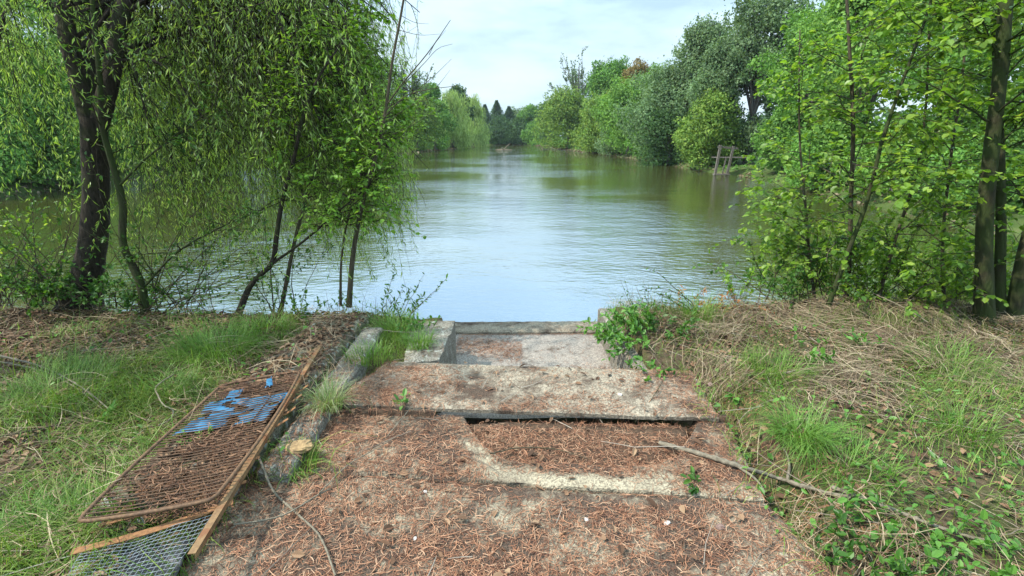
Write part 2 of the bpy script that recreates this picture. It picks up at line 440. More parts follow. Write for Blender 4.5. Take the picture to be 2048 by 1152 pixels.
def ground_z(x, y):
    x = np.asarray(x, float); y = np.asarray(y, float)
    sd = lake_sd(x, y)
    near = np.clip((9 - y) / 2, 0, 1) * np.clip((16 - np.abs(x)) / 4, 0, 1)
    nb = -.035 + .05 * (fbm(x, y, .9) - .5) + .02 * (fbm(x, y, .18) - .5)
    nb = nb + .045 * np.clip((x - 1.1) / 1.5, 0, 1) * np.clip((y - 2.6) / 1.6, 0, 1) * (.6 + .8 * fbm(x, y, .7))
    nb = nb - .05 * np.clip((-1.5 - x) / 1.0, 0, 1)
    # keep below the slabs
    mid = np.clip((1.4 - np.abs(x - .15)) / .25, 0, 1) * np.clip((3.5 - y) / .2, 0, 1)
    nb = nb * (1 - mid) + (-.24 + .03 * fbm(x, y, .3)) * mid
    zn = np.where(sd > 0, ZW - .1 + (nb - ZW + .1) * np.clip(sd / .35, 0, 1) ** .7, ZW - .1 + np.maximum(sd * .9, -1.2))
    c = chan(x, y); zn = zn * (1 - c) + np.minimum(zn, -.58) * c
    fn = fbm(x, y, 2.5)
    zf = np.where(sd > 0, ZW - .05 + .38 * np.clip(sd / .9, 0, 1) * (.5 + fn) + np.clip(sd - .5, 0, 40) * .035 + .25 * (fbm(x, y, 6) - .4) * np.clip(sd / 3, 0, 1), ZW - .05 + np.maximum(sd * .6, -1.5))
    return zn * near + zf * (1 - near)

def geo(a, b, n): return a * (b / a) ** (np.arange(1, n + 1) / n)
xs = np.linspace(-6.5, 6.5, 270); xs = np.r_[xs, 6.5 + np.arange(1, 90) * .4, -6.5 - np.arange(1, 90) * .4, geo(42, 700, 34), -geo(42, 700, 34)]; xs.sort()
ys = np.r_[-geo(1.5, 300, 24)[::-1], np.linspace(-1.4, 6.4, 190), 6.4 + np.arange(1, 260) * .5, geo(136, 900, 30)]
X, Y = np.meshgrid(xs, ys)
Z = ground_z(X, Y)
idx = np.arange(X.size).reshape(X.shape)
Q = np.stack([idx[:-1, :-1], idx[:-1, 1:], idx[1:, 1:], idx[1:, :-1]], -1).reshape(-1, 4)
GV = np.stack([X, Y, Z], -1).reshape(-1, 3)
ground = tag(mk('ground', [(GV, Q, 0)], [M['ground']], smooth=True), 'brown soil bank and shores around the lake', kind='structure')
# water sheet
wv = np.array([[-90, 3.5, ZW], [90, 3.5, ZW], [90, 260, ZW], [-90, 260, ZW]])
tag(mk('water', [(wv, [[0, 1, 2, 3]], 0)], [M['water']]), 'rippled murky green lake reflecting pale sky', kind='structure')

# ------------------------------------------------------------------ concrete slabs
SOLID = [(GV, Q)]
def slab(name, q, zc, th, mat, label, cat, nu=70, nv=30, vmin=None, vmax=None, rough=.006, group=None, chip=.02, under=0.0):
    """q: far-left, far-right, near-right, near-left; zc: the four top heights. v runs from the near edge (0) to the far edge (1)."""
    fl, fr, nr_, nl = [np.array([p[0], p[1], z]) for p, z in zip(q, zc)]
    u = np.linspace(0, 1, nu); v = np.linspace(0, 1, nv)
    lo = np.zeros(nu) if vmin is None else vmin(u); hi = np.ones(nu) if vmax is None else vmax(u)
    U = np.repeat(u[None], nv, 0); V_ = lo[None] + (hi - lo)[None] * v[:, None]
    P = (nl + (nr_ - nl) * U[..., None]) * (1 - V_[..., None]) + (fl + (fr - fl) * U[..., None]) * V_[..., None]
    x, y = P[..., 0].copy(), P[..., 1].copy()
    P[..., 2] += rough * (fbm(x, y, .07, 3) - .5) * 2 + rough * (fbm(x + 9, y, .4, 2) - .5) * 2
    # worn edges
    e = np.minimum(np.minimum(np.arange(nu), np.arange(nu)[::-1])[None, :], np.minimum(np.arange(nv), np.arange(nv)[::-1])[:, None])
    P[..., 2] -= np.where(e == 0, chip * (.5 + fbm(x, y, .06, 2)), 0) + np.where(e == 1, chip * .25 * fbm(x + 3, y, .05, 2), 0)
    bnd = e == 0
    P[..., 0] += np.where(bnd, .02 * (fbm(x, y, .09, 3) - .5), 0); P[..., 1] += np.where(bnd, .02 * (fbm(x + 5, y, .09, 3) - .5), 0)
    id_ = np.arange(nu * nv).reshape(nv, nu)
    Fq = np.stack([id_[:-1, :-1], id_[:-1, 1:], id_[1:, 1:], id_[1:, :-1]], -1).reshape(-1, 4)
    ring = np.r_[id_[0, :], id_[1:, -1], id_[-1, -2::-1], id_[-2:0:-1, 0]]
    T = P.reshape(-1, 3); B = T[ring].copy(); B[:, 2] -= th; B[:, :2] += under * nrm(T[:, :2].mean(0) - B[:, :2])
    n = len(T); k = len(ring); r2 = np.roll(np.arange(k), -1)
    Fs = np.stack([ring, n + np.arange(k), n + r2, ring[r2]], -1)
    V = np.r_[T, B]
    o = mk(name, [(V, np.r_[Fq, Fs], 0)], [mat])
    SOLID.append((V, Fq))
    return tag(o, label, cat, group)

G = 'concrete slabs of the landing'
slab('concrete_slab', SA, (0, 0, 0, 0), .022, M['conc_far'], 'clean pale concrete slab next to the sunken channel', 'concrete slab', group=G, chip=.006)
SB = [on(640, 818), on(1452, 846, -.055), on(1530, 1003, -.045), on(500, 930, -.03)]
def arc(u):
    k = np.interp(u, [0, .36, .40, .44, .49, .55, .62, .70, .80, .86, .93, 1], [1, 1, .72, .5, .33, .27, .30, .27, .30, .45, .98, 1])
    return k + .02 * (fbm(u * 30, u * 0 + 3, 1) - .5)
slab('concrete_slab', SB, (-.03, -.035, -.035, -.03), .22, M['conc_dirty'], 'broken slab with a curved bite out of it, filled with needles', 'concrete slab', nu=110, nv=50, vmax=arc, group=G, chip=.012)
SC = [on(492, 936, -.03), on(1533, 1007, -.03), on(1840, 1330, -.03), on(230, 1330, -.03)]
slab('concrete_slab', SC, (-.02, -.03, -.03, -.03), .22, M['conc_dirty'], 'needle covered slab nearest the viewer below the thin crack', 'concrete slab', nu=110, nv=60, group=G, chip=.012)

# soil filling the bite in the broken slab
u, v = np.meshgrid(np.linspace(.0, 1.0, 80), np.linspace(.08, 1.03, 60))
fl, fr, nr_, nl_ = SB
P = (nl_ + (nr_ - nl_) * u[..., None]) * (1 - v[..., None]) + (fl + (fr - fl) * u[..., None]) * v[..., None]
hole = np.clip((v - arc(u) + .05) / .03, 0, 1) * np.clip(1 - (v - .96) / .02, 0, 1)
ends = np.clip((.33 - u) / .05 + 0, 0, 1) + np.clip((u - .90) / .03, 0, 1)
zz = -.2 + .145 * hole - .022 * hole * np.clip(1 - (v - arc(u)) / .35, 0, 1)
zz = zz * (1 - np.clip(ends, 0, 1)) + np.clip(ends, 0, 1) * (-.2 + .192 * np.clip((v - .9) / .08, 0, 1))
P[..., 2] = zz + .02 * (fbm(P[..., 0], P[..., 1], .15) - .5)
id_ = np.arange(80 * 60).reshape(60, 80); Fq = np.stack([id_[:-1, :-1], id_[:-1, 1:], id_[1:, 1:], id_[1:, :-1]], -1).reshape(-1, 4)
tag(mk('ground', [(P.reshape(-1, 3), Fq, 0)], [M['soil']], smooth=True), 'dark soil filling the bite in the broken slab', kind='structure'); SOLID.append((P.reshape(-1, 3), Fq))
# channel floor, sill, walls
zf = -.45
slab('channel_floor', [(-.62, 5.06, 0), (.95, 5.06, 0), (.95, 3.36, 0), (-.62, 3.36, 0)], (zf, zf, zf + .0, zf), .12, M['conc_floor'], 'grey gravelly concrete floor of the sunken channel', 'concrete floor', nu=60, nv=50)
slab('concrete_sill', [(-.70, 5.38, 0), (1.1, 5.40, 0), (1.1, 5.07, 0), (-.70, 5.07, 0)], (zf + .02, zf + .02, zf + .025, zf + .025), .5, M['conc_far'], 'pale concrete sill at the water edge of the channel', 'sill', nu=60, nv=14)
a, b, c_, d_ = on(822, 642), on(872, 631), on(911, 640), on(878, 719)
slab('retaining_wall', [a * [1, 1, 0], c_ * [1, 1, 0], d_ * [1, 1, 0], on(806, 722) * [1, 1, 0]], (.0, .0, .0, -.01), .62, M['conc_grey'], 'weathered concrete channel wall with dark inner face, left of the channel', 'wall', nu=20, nv=50, group='channel walls', chip=.008)
slab('retaining_wall', [(.93, 5.1, 0), (1.16, 5.1, 0), (1.16, 3.30, 0), (.93, 3.30, 0)], (-.16, -.16, -.10, -.08), .46, M['conc_grey'], 'overgrown concrete channel wall under brambles', 'wall', nu=14, nv=40, group='channel walls')
# mossy beam and kerb on the left
zb = .10
slab('concrete_beam', [on(628, 640, zb), on(742, 617, zb), on(452, 960, zb), on(180, 1010, zb)], (zb - .02, zb - .02, zb, zb), .3, M['conc_moss'], 'wide mossy concrete beam lying under the rusty grille', 'concrete beam', nu=24, nv=90, rough=.014, chip=.03)
slab('concrete_kerb', [on(728, 652, .04), on(768, 655, .04), on(572, 945, .04), on(515, 938, .04)], (.04, .04, .05, .05), .2, M['conc_grey'], 'narrow concrete kerb beside the rusty angle iron', 'kerb', nu=12, nv=90, rough=.01)
p0, p1, p2, p3 = on(120, 1078, .04), on(250, 985, .04), on(330, 1060, .04), on(60, 1210, .04)
slab('concrete_beam', [p1, on(300, 1005, .04), on(200, 1210, .04), p3], (.035, .03, .03, .03), .15, M['conc_moss'], 'low concrete edge poking out under the near end of the grille', 'concrete beam', nu=14, nv=40, rough=.01)

# ------------------------------------------------------------------ dropping things on the ground
voff = 0; vv, ff = [], []
for V, Fc in SOLID:
    vv.append(V); ff.append(Fc + voff); voff += len(V)
vv = np.concatenate(vv)
keep = np.concatenate(ff)
cen = vv[keep[:, 0]]
keep = keep[(np.abs(cen[:, 0]) < 9) & (cen[:, 1] < 8) & (cen[:, 1] > -3)]
BV = BVHTree.FromPolygons(vv.tolist(), keep.tolist())
def drop(x, y):
    z = np.zeros(len(x)); n = np.zeros((len(x), 3))
    for i in range(len(x)):
        h = BV.ray_cast(Vector((x[i], y[i], 3.0)), Vector((0, 0, -1)))
        if h[0] is None: z[i] = -2; n[i] = (0, 0, 1)
        else: z[i] = h[0].z; n[i] = h[1] if h[1].z > 0 else -h[1]
    return z, n

def gp(px, py, z=0.0):                        # pixel -> point lying on the built ground
    p = on(px, py, z)
    for _ in range(4):
        zz, _n = drop([p[0]], [p[1]])
        p = on(px, py, max(float(zz[0]), -.6))
    return p
def gpl(pts, lift=.012):
    return np.array([gp(x, y) + [0, 0, lift] for x, y in pts])

def scatter(n, x0, x1, y0, y1, w):
    x = rng.uniform(x0, x1, n); y = rng.uniform(y0, y1, n)
    k = rng.random(n) < w(x, y)
    return x[k], y[k]
def in_slab_core(x, y):
    return in_quad(x, y, SA, -.07) | in_quad(x, y, SB, -.07) | in_quad(x, y, SC, -.06)
def in_slab(x, y):
    return in_quad(x, y, SA) | in_quad(x, y, SB) | in_quad(x, y, SC)
def vis(x, y):                                # inside the view with some room round it
    dep = y * cp + 1.6 * sp
    return (np.abs(x) < 1.12 * dep + .4) & (y > 1.05)
beamq = [on(628, 640, zb), on(742, 617, zb), on(452, 960, zb), on(180, 1010, zb)]
kerbq = [on(728, 652, .04), on(768, 655, .04), on(572, 945, .04), on(515, 938, .04)]
def in_chan(x, y): return (x > -.85) & (x < .95) & (y > 3.3) & (y < 5.6)
def land(x, y): return lake_sd(x, y) > .06
def hdir(n):
    a = rng.uniform(0, 2 * np.pi, n); return np.stack([np.cos(a), np.sin(a), np.zeros(n)], 1)

def place_strips(x, y, L, W, bend, lift, arch=0.0, K=4, comb=0.0):
    z, n = drop(x, y); d = hdir(len(x))
    if comb:
        th = 6.3 * fbm(x + 50, y, .6, 2) * 1.5 + rng.normal(0, .5, len(x)); k = rng.random(len(x)) < comb
        d[k] = np.stack([np.cos(th), np.sin(th), 0 * th], 1)[k]
    d[:, 2] = -(d[:, 0] * n[:, 0] + d[:, 1] * n[:, 1]) / np.maximum(n[:, 2], .4) + rng.normal(0, .06, len(x))
    return strips(np.stack([x, y, z + lift], 1), d, L, W, bend, K, arch)

# needles on the slabs
def w_need(x, y):
    inA = in_quad(x, y, SA)
    dens = np.where(inA, np.clip(fbm(x, y, .5) * 2.4 - 1.0, .06, 1) + np.clip((x - .85) * 1.6, 0, .8) + np.clip((-.42 - x) * 2.5, 0, .5), np.clip(.1 + 1.1 * fbm(x, y, .3), .15, 1))
    lo = in_chan(x, y)
    dens = np.where(lo, np.clip(1 - np.abs(y - 4.6 + .3 * x) * 3, 0, 1) * (x < .1) * .9 + np.clip(1 - np.hypot(x - .75, y - 3.75) * 1.8, 0, 1) + .02 + .5 * np.exp(-((y - 5.02) / .03) ** 2), dens)
    # bare strips along the cracks
    for (ax, ay), (bx, by), wd in (((1010, 985), (1400, 1012), .03), ((1000, 955), (1330, 975), .045), ((930, 838), (1400, 858), .03)):
        A, B = on(ax, ay, -.03), on(bx, by, -.03); e = B[:2] - A[:2]
        t = np.clip(((x - A[0]) * e[0] + (y - A[1]) * e[1]) / (e @ e), 0, 1)
        dd = np.hypot(x - A[0] - t * e[0], y - A[1] - t * e[1])
        dens = dens * np.clip((dd / wd - .3), .06, 1)
    lip = [on(px_, py_, -.03)[:2] for px_, py_ in ((925, 880), (955, 905), (985, 936), (1025, 952), (1100, 958), (1180, 955), (1260, 962), (1340, 955))]
    for A, B in zip(lip, lip[1:]):
        e = B - A; t = np.clip(((x - A[0]) * e[0] + (y - A[1]) * e[1]) / (e @ e), 0, 1)
        dens = dens * np.clip(np.hypot(x - A[0] - t * e[0], y - A[1] - t * e[1]) / .04 - .2, .22, 1)
    return dens * np.where(in_slab(x, y) | lo, 1, ((np.abs(x - .1) < 1.6) & (y < 3.4)) * .35) * vis(x, y) * land(x, y)
x, y = scatter(230000, -1.9, 2.2, 1.0, 5.4, w_need)
V1 = place_strips(x, y, rng.gamma(5, .0075, len(x)), rng.uniform(.0013, .003, len(x)), rng.normal(0, 1.0, len(x)), rng.uniform(.001, .012, len(x)))
tag(mk('needle_litter', [(*V1, 0)], [M['needle']]), 'rusty fallen conifer needles spread over the concrete slabs', kind='stuff')

gfl_, gfr_, gnr_, gnl_ = on(443, 770, .15), on(610, 735, .165), on(428, 1000, .19), on(150, 1046, .16)
# straw on the right bank and thinner on the left
def w_straw(x, y):
    r = np.clip((x - .9) / .5, 0, 1) * np.clip(fbm(x + 4, y, .45) * 3.2 - 1.25, .05, 1.3) * np.clip(.35 + y * .16, 0, 1) + np.clip((-1.0 - x) / .4, 0, 1) * .22 * fbm(x, y, .5) * 1.6
    r = r + np.exp(-(((x - 3.1) / 1.2) ** 2 + ((y - 4.2) / .35) ** 2)) * .7
    return r * land(x, y) * ~in_slab(x, y) * ~in_quad(x, y, [gfl_, gfr_, gnr_, gnl_], .05) * ~in_chan(x, y) * vis(x, y)
x, y = scatter(95000, -5.6, 6, 1.0, 5.2, w_straw)
n = len(x)
V1 = place_strips(x, y, rng.uniform(.08, .42, n), rng.uniform(.0016, .004, n), rng.normal(0, 1.1, n), rng.uniform(.004, .09, n), rng.normal(.02, .05, n), 5, .6)
tag(mk('dry_straw', [(*V1, 0)], [M['straw']]), 'dead straw and stalks lying over the banks', kind='stuff')

# dead leaves
def w_lit(x, y):
    r = np.clip((-1.2 - x) / .4, 0, 1) * (.3 + .8 * fbm(x, y, .6)) + np.clip((x - 1.2) / .5, 0, 1) * .4 * fbm(x, y, .5) + .25 * in_quad(x, y, beamq)
    r = r + np.clip((y - 3.3) * 1.4, 0, 1) * np.where(x < -1.3, .5, .4 * (x > 1.2))  # more leaves at the back; on the left they also stand in for shade
    return np.where(in_slab(x, y), .03, r) * land(x, y) * ~in_chan(x, y) * vis(x, y)
x, y = scatter(85000, -6, 6, 1.0, 5.2, w_lit)
n = len(x); z, nn = drop(x, y)
V1 = ovate(np.stack([x, y, z + rng.uniform(.003, .03, n)], 1), hdir(n) + rnd(n) * .3, nn + rnd(n) * .5, rng.uniform(.02, .065, n), rng.uniform(.012, .035, n), .3, .25)
tag(mk('leaf_litter', [(*V1, 0)], [M['litter']]), 'brown dead leaves strewn over the banks', kind='stuff')

# grass
def w_grass(x, y):
    f = fbm(x, y, .75)
    L = np.clip((-.75 - x) / .3, 0, 1) * np.clip(f * 3.2 - 1.1, .05, 1)
    L = L * np.clip(1.1 - np.clip(y - 3.3, 0, 1) * 1.5 * (x < -1.5) * (.1 + fbm(x, y, .8)), .12, 1)
    L = np.where((x < -1.9) & (y < 2.0), np.maximum(L, .8), L)
    R = np.clip((x - .85) / .4, 0, 1) * np.clip(fbm(x + 20, y, .6) * 2.8 - 1.0, .16, .75) * np.clip(1.2 - np.clip(y - 3.9, 0, 1) * 1.3 * (x > 1.9), .06, 1)
    return (L + R) * land(x, y) * ~in_slab_core(x, y) * ~in_chan(x, y) * ~in_quad(x, y, beamq) * ~in_quad(x, y, kerbq) * vis(x, y)
x, y = scatter(190000, -5.6, 6, 1.0, 5.1, w_grass)
n = len(x); z, nn = drop(x, y)
th = 9.0 * fbm(x + 50, y, .7, 2) + rng.normal(0, .7, n)
V1 = blades(np.stack([x, y, z - .01], 1), np.stack([np.cos(th), np.sin(th), 0 * th], 1), (rng.gamma(4, .018, n) + .03) * (.5 + 1.5 * fbm(x, y + 2, .35)) * np.where(x < 0, 1.25, 1.0), rng.uniform(.002, .0052, n), rng.uniform(.5, 2.6, n))
tag(mk('grass', [(*V1, 0)], [M['grass']]), 'short green grass growing on both banks', kind='stuff')

# small broad ground cover on the right
def w_ivy(x, y):
    r = np.clip((x - .95) / .2, 0, 1) * np.clip(1.7 - y * .5, 0, 1) * (.3 + fbm(x, y, .4)) + np.clip((x - 1.0) / .3, 0, 1) * np.clip(fbm(x, y + 8, .5) * 2.5 - 1.4, 0, 1) * .5
    r = r + np.clip((-1.0 - x) / .3, 0, 1) * np.clip(fbm(x, y + 3, .45) * 2.5 - 1.35, 0, 1) * .35
    return r * land(x, y) * ~in_slab_core(x, y) * ~in_chan(x, y) * vis(x, y)
x, y = scatter(22000, -5.6, 5.5, 1.0, 5.0, w_ivy)
n = len(x); z, nn = drop(x, y)
V1 = ovate(np.stack([x, y, z + rng.uniform(.01, .09, n)], 1), hdir(n) - [0, 0, .2], nn + rnd(n) * .45, rng.uniform(.018, .05, n), rng.uniform(.014, .036, n), .25, .2)
tag(mk('ground_ivy', [(*V1, 0)], [M['bramble']]), 'small green leafy ground cover among the grass', kind='stuff')

# broken twigs
x, y = scatter(1500, -5, 5.5, 1.0, 5.0, lambda x, y: land(x, y) * ~in_chan(x, y) * vis(x, y) * np.where(in_slab(x, y), .25, .6))
n = len(x); z, nn = drop(x, y)
P = limbs(np.stack([x, y, z + rng.uniform(.006, .03, n)], 1), hdir(n), rng.uniform(.08, .5, n), 6, (0, 0, 0), .1)
P[:, :, 2] = (z + .012)[:, None] + (P[:, :, 2] - z[:, None]) * .25
V1 = tubes(P, np.linspace(1, .5, 6)[None] * rng.uniform(.0012, .0032, n)[:, None], 4)
tag(mk('twig_debris', [(*V1, 0)], [M['twig']]), 'broken dead twigs scattered over slabs and banks', kind='stuff')

# ------------------------------------------------------------------ grass tufts (things)
def tuft(px, py, n, H, spread, mat, label, lean=(.3, 1.9), w=.004):
    p = gp(px, py)
    r = spread * np.sqrt(rng.random(n)); a = rng.uniform(0, 2 * np.pi, n)
    pos = np.stack([r * np.cos(a), r * np.sin(a), np.full(n, -.012)], 1)
    d = nrm(np.stack([np.cos(a), np.sin(a), np.zeros(n)], 1) + hdir(n) * .7); d[:, 2] = 0; d = nrm(d)
    V, Fc = blades(pos, d, H * rng.uniform(.5, 1.15, n), w * rng.uniform(.6, 1.2, n), rng.uniform(*lean, n), 5)
    o = mk('grass_tuft', [(V, Fc, 0)], [mat]); o.location = tuple(p)
    return tag(o, label, 'grass tuft', 'grass tufts on the banks')
tuft(430, 712, 900, .34, .26, M['tuft'], 'largest bright green grass tuft left of the mossy beam', (.6, 2.2))
tuft(530, 668, 500, .26, .24, M['tuft'], 'green grass tuft behind the largest tuft, near the grey pipe', (.5, 2.2))
tuft(655, 812, 260, .22, .09, M['tuft_pale'], 'pale bleached grass tuft between the kerb and slabs', (.4, 2.0))
tuft(790, 668, 500, .20, .20, M['tuft'], 'fresh green tuft between the mossy beam and channel wall', (.4, 1.9))
tuft(838, 690, 380, .16, .11, M['tuft'], 'grass tuft growing over the top of channel wall', (.5, 2.0))
tuft(735, 715, 260, .13, .16, M['tuft'], 'low thin tuft just in front of the tuft by channel wall', (.3, 1.6))
tuft(1600, 880, 480, .27, .13, M['tuft'], 'arching green tuft beside the thick fallen branch', (.7, 2.3))
tuft(1900, 735, 420, .26, .24, M['tuft'], 'soft green tuft near the twin trunks on right bank', (.5, 2.2))
tuft(1930, 870, 200, .24, .16, M['tuft'], 'thin upright tuft at the right-hand picture edge', (.3, 1.6))
tuft(110, 800, 500, .26, .30, M['tuft'], 'wide dark green tuft at the left edge behind dead stalks', (.6, 2.2))
tuft(60, 1090, 700, .16, .30, M['tuft'], 'bright sunlit short tuft in the bottom left corner', (.4, 2.0))
tuft(590, 935, 260, .14, .12, M['tuft'], 'small green tuft beside the ochre stone', (.4, 2.0))
tuft(340, 790, 330, .20, .16, M['tuft'], 'green tuft left of the grille at its far corner', (.5, 2.1))
tuft(1395, 640, 300, .30, .20, M['tuft'], 'tall upright tuft above the channel on right bank', (.2, 1.2))
tuft(1560, 745, 260, .20, .22, M['tuft'], 'loose tuft in the middle of the right bank', (.4, 2.0))
tuft(1690, 935, 330, .20, .24, M['tuft'], 'leaning tuft over the thin end of the fallen branch', (.5, 2.1))

# ------------------------------------------------------------------ the rusty grille, bed frame, netting, plastic
zg = .17
bf_fl, bf_fr, bf_nr, bf_nl = on(562, 707, .12), on(641, 690, .13), on(383, 1108, .16), on(128, 1108, .12)
frame_root = thing('bed_frame', (bf_fl + bf_nr) / 2 * [1, 1, 0] + [0, 0, .1], 'rusty angle iron bed base with thin cross slats under the wire grille', 'bed frame')
def angle_iron(name, a, b, mat):
    a, b = np.asarray(a), np.asarray(b)
    d = nrm(b - a); s = nrm(np.cross(d, (0, 0, 1)))
    V1, F1 = bar(a, b, .027, .004); V2, F2 = bar(a + s * .0115 - [0, 0, .012], b + s * .0115 - [0, 0, .012], .004, .022)
    return mk(name, [(V1, F1, 0), (V2, F2, 0)], [mat], frame_root)
angle_iron('side_rail', bf_nr, bf_fr, M['rust_ochre'])
angle_iron('side_rail', bf_fl + [0, 0, -.02], bf_nl + (bf_fl - bf_nl) * .12 + [0, 0, -.05], M['rust'])
ts = [.015, .10, .20, .29, .37, .45, .53, .61, .72, .83, .93, .985]
for i, t in enumerate(ts):
    a = bf_nl + (bf_fl - bf_nl) * t; b = bf_nr + (bf_fr - bf_nr) * (.13 + .86 * t)
    e = nrm(b - a); dz = np.array([0, 0, -.016 - .008 * (i % 2)])
    b2 = b + e * (.03 + .05 * (i in (4, 5, 6, 7)))
    w = .034 if i == 0 else .02
    Ps = np.stack([a + (b2 - a) * k for k in np.linspace(0, 1, 10)])
    Ps[:, 2] += dz[2] - .018 * np.sin(np.linspace(0, np.pi, 10)) * rng.uniform(.2, 1)
    if i in (4, 5, 6, 7): Ps[-1, 2] += .022
    s = nrm(np.cross(e, (0, 0, 1)))
    V = np.concatenate([np.stack([p - s * w / 2, p + s * w / 2, p + s * w / 2 - [0, 0, .003], p - s * w / 2 - [0, 0, .003]]) for p in Ps])
    Fc = np.concatenate([[[4*k + j, 4*k + (j + 1) % 4, 4*k + 4 + (j + 1) % 4, 4*k + 4 + j] for j in range(4)] for k in range(9)])
    mk('slat', [(V, Fc, 0)], [M['rust'] if i % 3 or i == 0 else M['rust_ochre']], frame_root)

gfl, gfr, gnr, gnl = on(443, 770, .15), on(602, 742, .165), on(428, 1000, .19), on(150, 1046, .16)
grille = thing('wire_grille', (gfl + gnr) / 2 * [1, 1, 0] + [0, 0, .15], 'rusty wire grille panel with rounded tube frame lying on the bed base', 'wire grille')
def rounded(q, r=.04, n=6):
    out = []
    for i in range(4):
        p, a, b = q[i], q[i - 1], q[(i + 1) % 4]
        u, v = nrm(a - p), nrm(b - p)
        for k in range(n + 1):
            t = k / n; out.append((1 - t) ** 2 * (p + u * r) + 2 * t * (1 - t) * p + t * t * (p + v * r))
    return np.array(out + out[:1])
mk('frame', [(*tubes(spline(rounded([gfl, gfr, gnr, gnl]), 90), .0085, 7), 0)], [M['rust_tube']], grille, True)
nb = 46
A = gnl + (gfl - gnl) * np.linspace(.02, .98, nb)[:, None]; B = gnr + (gfr - gnr) * np.linspace(.02, .98, nb)[:, None]
tt = np.linspace(0, 1, 8)
P = A[:, None] + (B - A)[:, None] * tt[None, :, None]
P[:, :, 2] += -.012 * np.sin(tt * np.pi)[None] + rng.normal(0, .0015, (nb, 8))
for k in range(nb):
    mk('wire_bar', [(*tubes(P[k], .0032, 4), 0)], [M['rust_dark']], grille, True)
for t in (.2, .5, .8):
    a = gnl + (gnr - gnl) * t; b = gfl + (gfr - gfl) * t
    Pl = a + (b - a) * np.linspace(0, 1, 12)[:, None]; Pl[:, 2] -= .016 * np.sin(t * np.pi) + .005
    mk('cross_wire', [(*tubes(Pl, .0038, 4), 0)], [M['rust_dark']], grille, True)

def bil(q, u, v):   # q: near-left, near-right, far-right, far-left
    u = np.asarray(u)[..., None]; v = np.asarray(v)[..., None]
    return (q[0] * (1 - u) + q[1] * u) * (1 - v) + (q[3] * (1 - u) + q[2] * u) * v
# galvanised netting
nq = [on(95, 1200, .07), on(310, 1190, .05), on(425, 1030, .12), on(170, 1098, .10)]
def net(q, nu, nv, r, wob):
    parts = []
    lin = np.linspace(0, 1, 26)
    def sag(u, v): 
        p = bil(q, u, v); p[..., 2] += wob * (fbm(p[..., 0], p[..., 1], .25) - .5) * 2; p[..., 0] += .01 * (fbm(p[..., 0] + 3, p[..., 1], .15) - .5); return p
    U = np.repeat(np.linspace(0, 1, nu)[:, None], 26, 1); parts.append(tubes(sag(U, np.broadcast_to(lin, U.shape)), np.full(U.shape, r), 4))
    Vv = np.repeat(np.linspace(0, 1, nv)[:, None], 26, 1); parts.append(tubes(sag(np.broadcast_to(lin, Vv.shape), Vv), np.full(Vv.shape, r), 4))
    return [(V, Fc, 0) for V, Fc in parts]
tag(mk('wire_netting', net(nq, 20, 17, .0009, .035), [M['galv']]), 'grey galvanised wire netting spilling from the near end of bed base', 'wire netting')
nq2 = [on(400, 980, .10), on(475, 960, .10), on(520, 870, .10), on(440, 880, .10)]
tag(mk('wire_netting', net(nq2, 12, 14, .0012, .02), [M['galv']]), 'scrap of pale wire netting under the middle of the grille', 'wire netting')

def sheet(name, q, mat, label, cat, thr=-1, nu=40, nv=30, wob=.012, th=.002):
    u, v = np.meshgrid(np.linspace(0, 1, nu), np.linspace(0, 1, nv))
    P = bil(q, u, v); P[..., 2] += wob * (fbm(P[..., 0], P[..., 1], .1, 3) - .5) * 2
    edge = .12 * (fbm(u * 6 + 2, v * 6, 1, 2) - .3)
    cut = (np.minimum(np.minimum(u, 1 - u), np.minimum(v, 1 - v)) > edge * .5) & (fbm(u * 5 + 7, v * 5 + 1.3, 1.4, 3) > thr)
    id_ = np.arange(nu * nv).reshape(nv, nu)
    k = cut[:-1, :-1] & cut[1:, 1:]
    Fq = np.stack([id_[:-1, :-1], id_[:-1, 1:], id_[1:, 1:], id_[1:, :-1]], -1)[k]
    o = mk(name, [(P.reshape(-1, 3), Fq, 0)], [mat], smooth=True)
    mod = o.modifiers.new('thickness', 'SOLIDIFY'); mod.thickness = th
    return tag(o, label, cat)
sheet('black_sheet', [on(120, 1210, .02), on(330, 1210, .02), on(395, 1070, .05), on(165, 1108, .05)], M['black'], 'black plastic sheet under the grey wire netting', 'plastic sheet')
zq = .147
sheet('blue_sheet', [on(345, 872, zq), on(530, 840, zq), on(588, 780, zq), on(418, 804, zq)], M['blue'], 'large torn blue plastic sheet under the wire grille', 'plastic sheet', .36)
sheet('blue_sheet', [on(448, 800, zq), on(478, 795, zq), on(490, 778, zq), on(458, 782, zq)], M['blue'], 'small blue plastic scrap beyond the large torn sheet', 'plastic sheet', nu=14, nv=10)
sheet('blue_sheet', [on(530, 775, .175), on(548, 771, .175), on(545, 752, .175), on(532, 757, .175)], M['blue'], 'tiny blue plastic scrap lying on top of grille wires', 'plastic sheet', nu=10, nv=10)

# bark strips and leaves caught under the grille
u, v = rng.random(8500), rng.random(8500)
P = bil([gnl, gnr, gfr, gfl], u, v); P[:, 2] = .10 + .035 * rng.random(8500) + .05 * (rng.random(8500) < .2)
keepm = (fbm(P[:, 0], P[:, 1], .3) + .25 * u > .52) & ~((v > .52) & (v < .86) & (rng.random(8500) < .86))
P = P[keepm]; n = len(P); d = hdir(n)
V1 = strips(P, d, rng.uniform(.015, .07, n), rng.uniform(.0015, .0045, n), rng.normal(0, .8, n), 4, .02)
tag(mk('bark_litter', [(*V1, 0)], [M['bark_strip']]), 'brown bark strips and needles caught under the grille', kind='stuff')

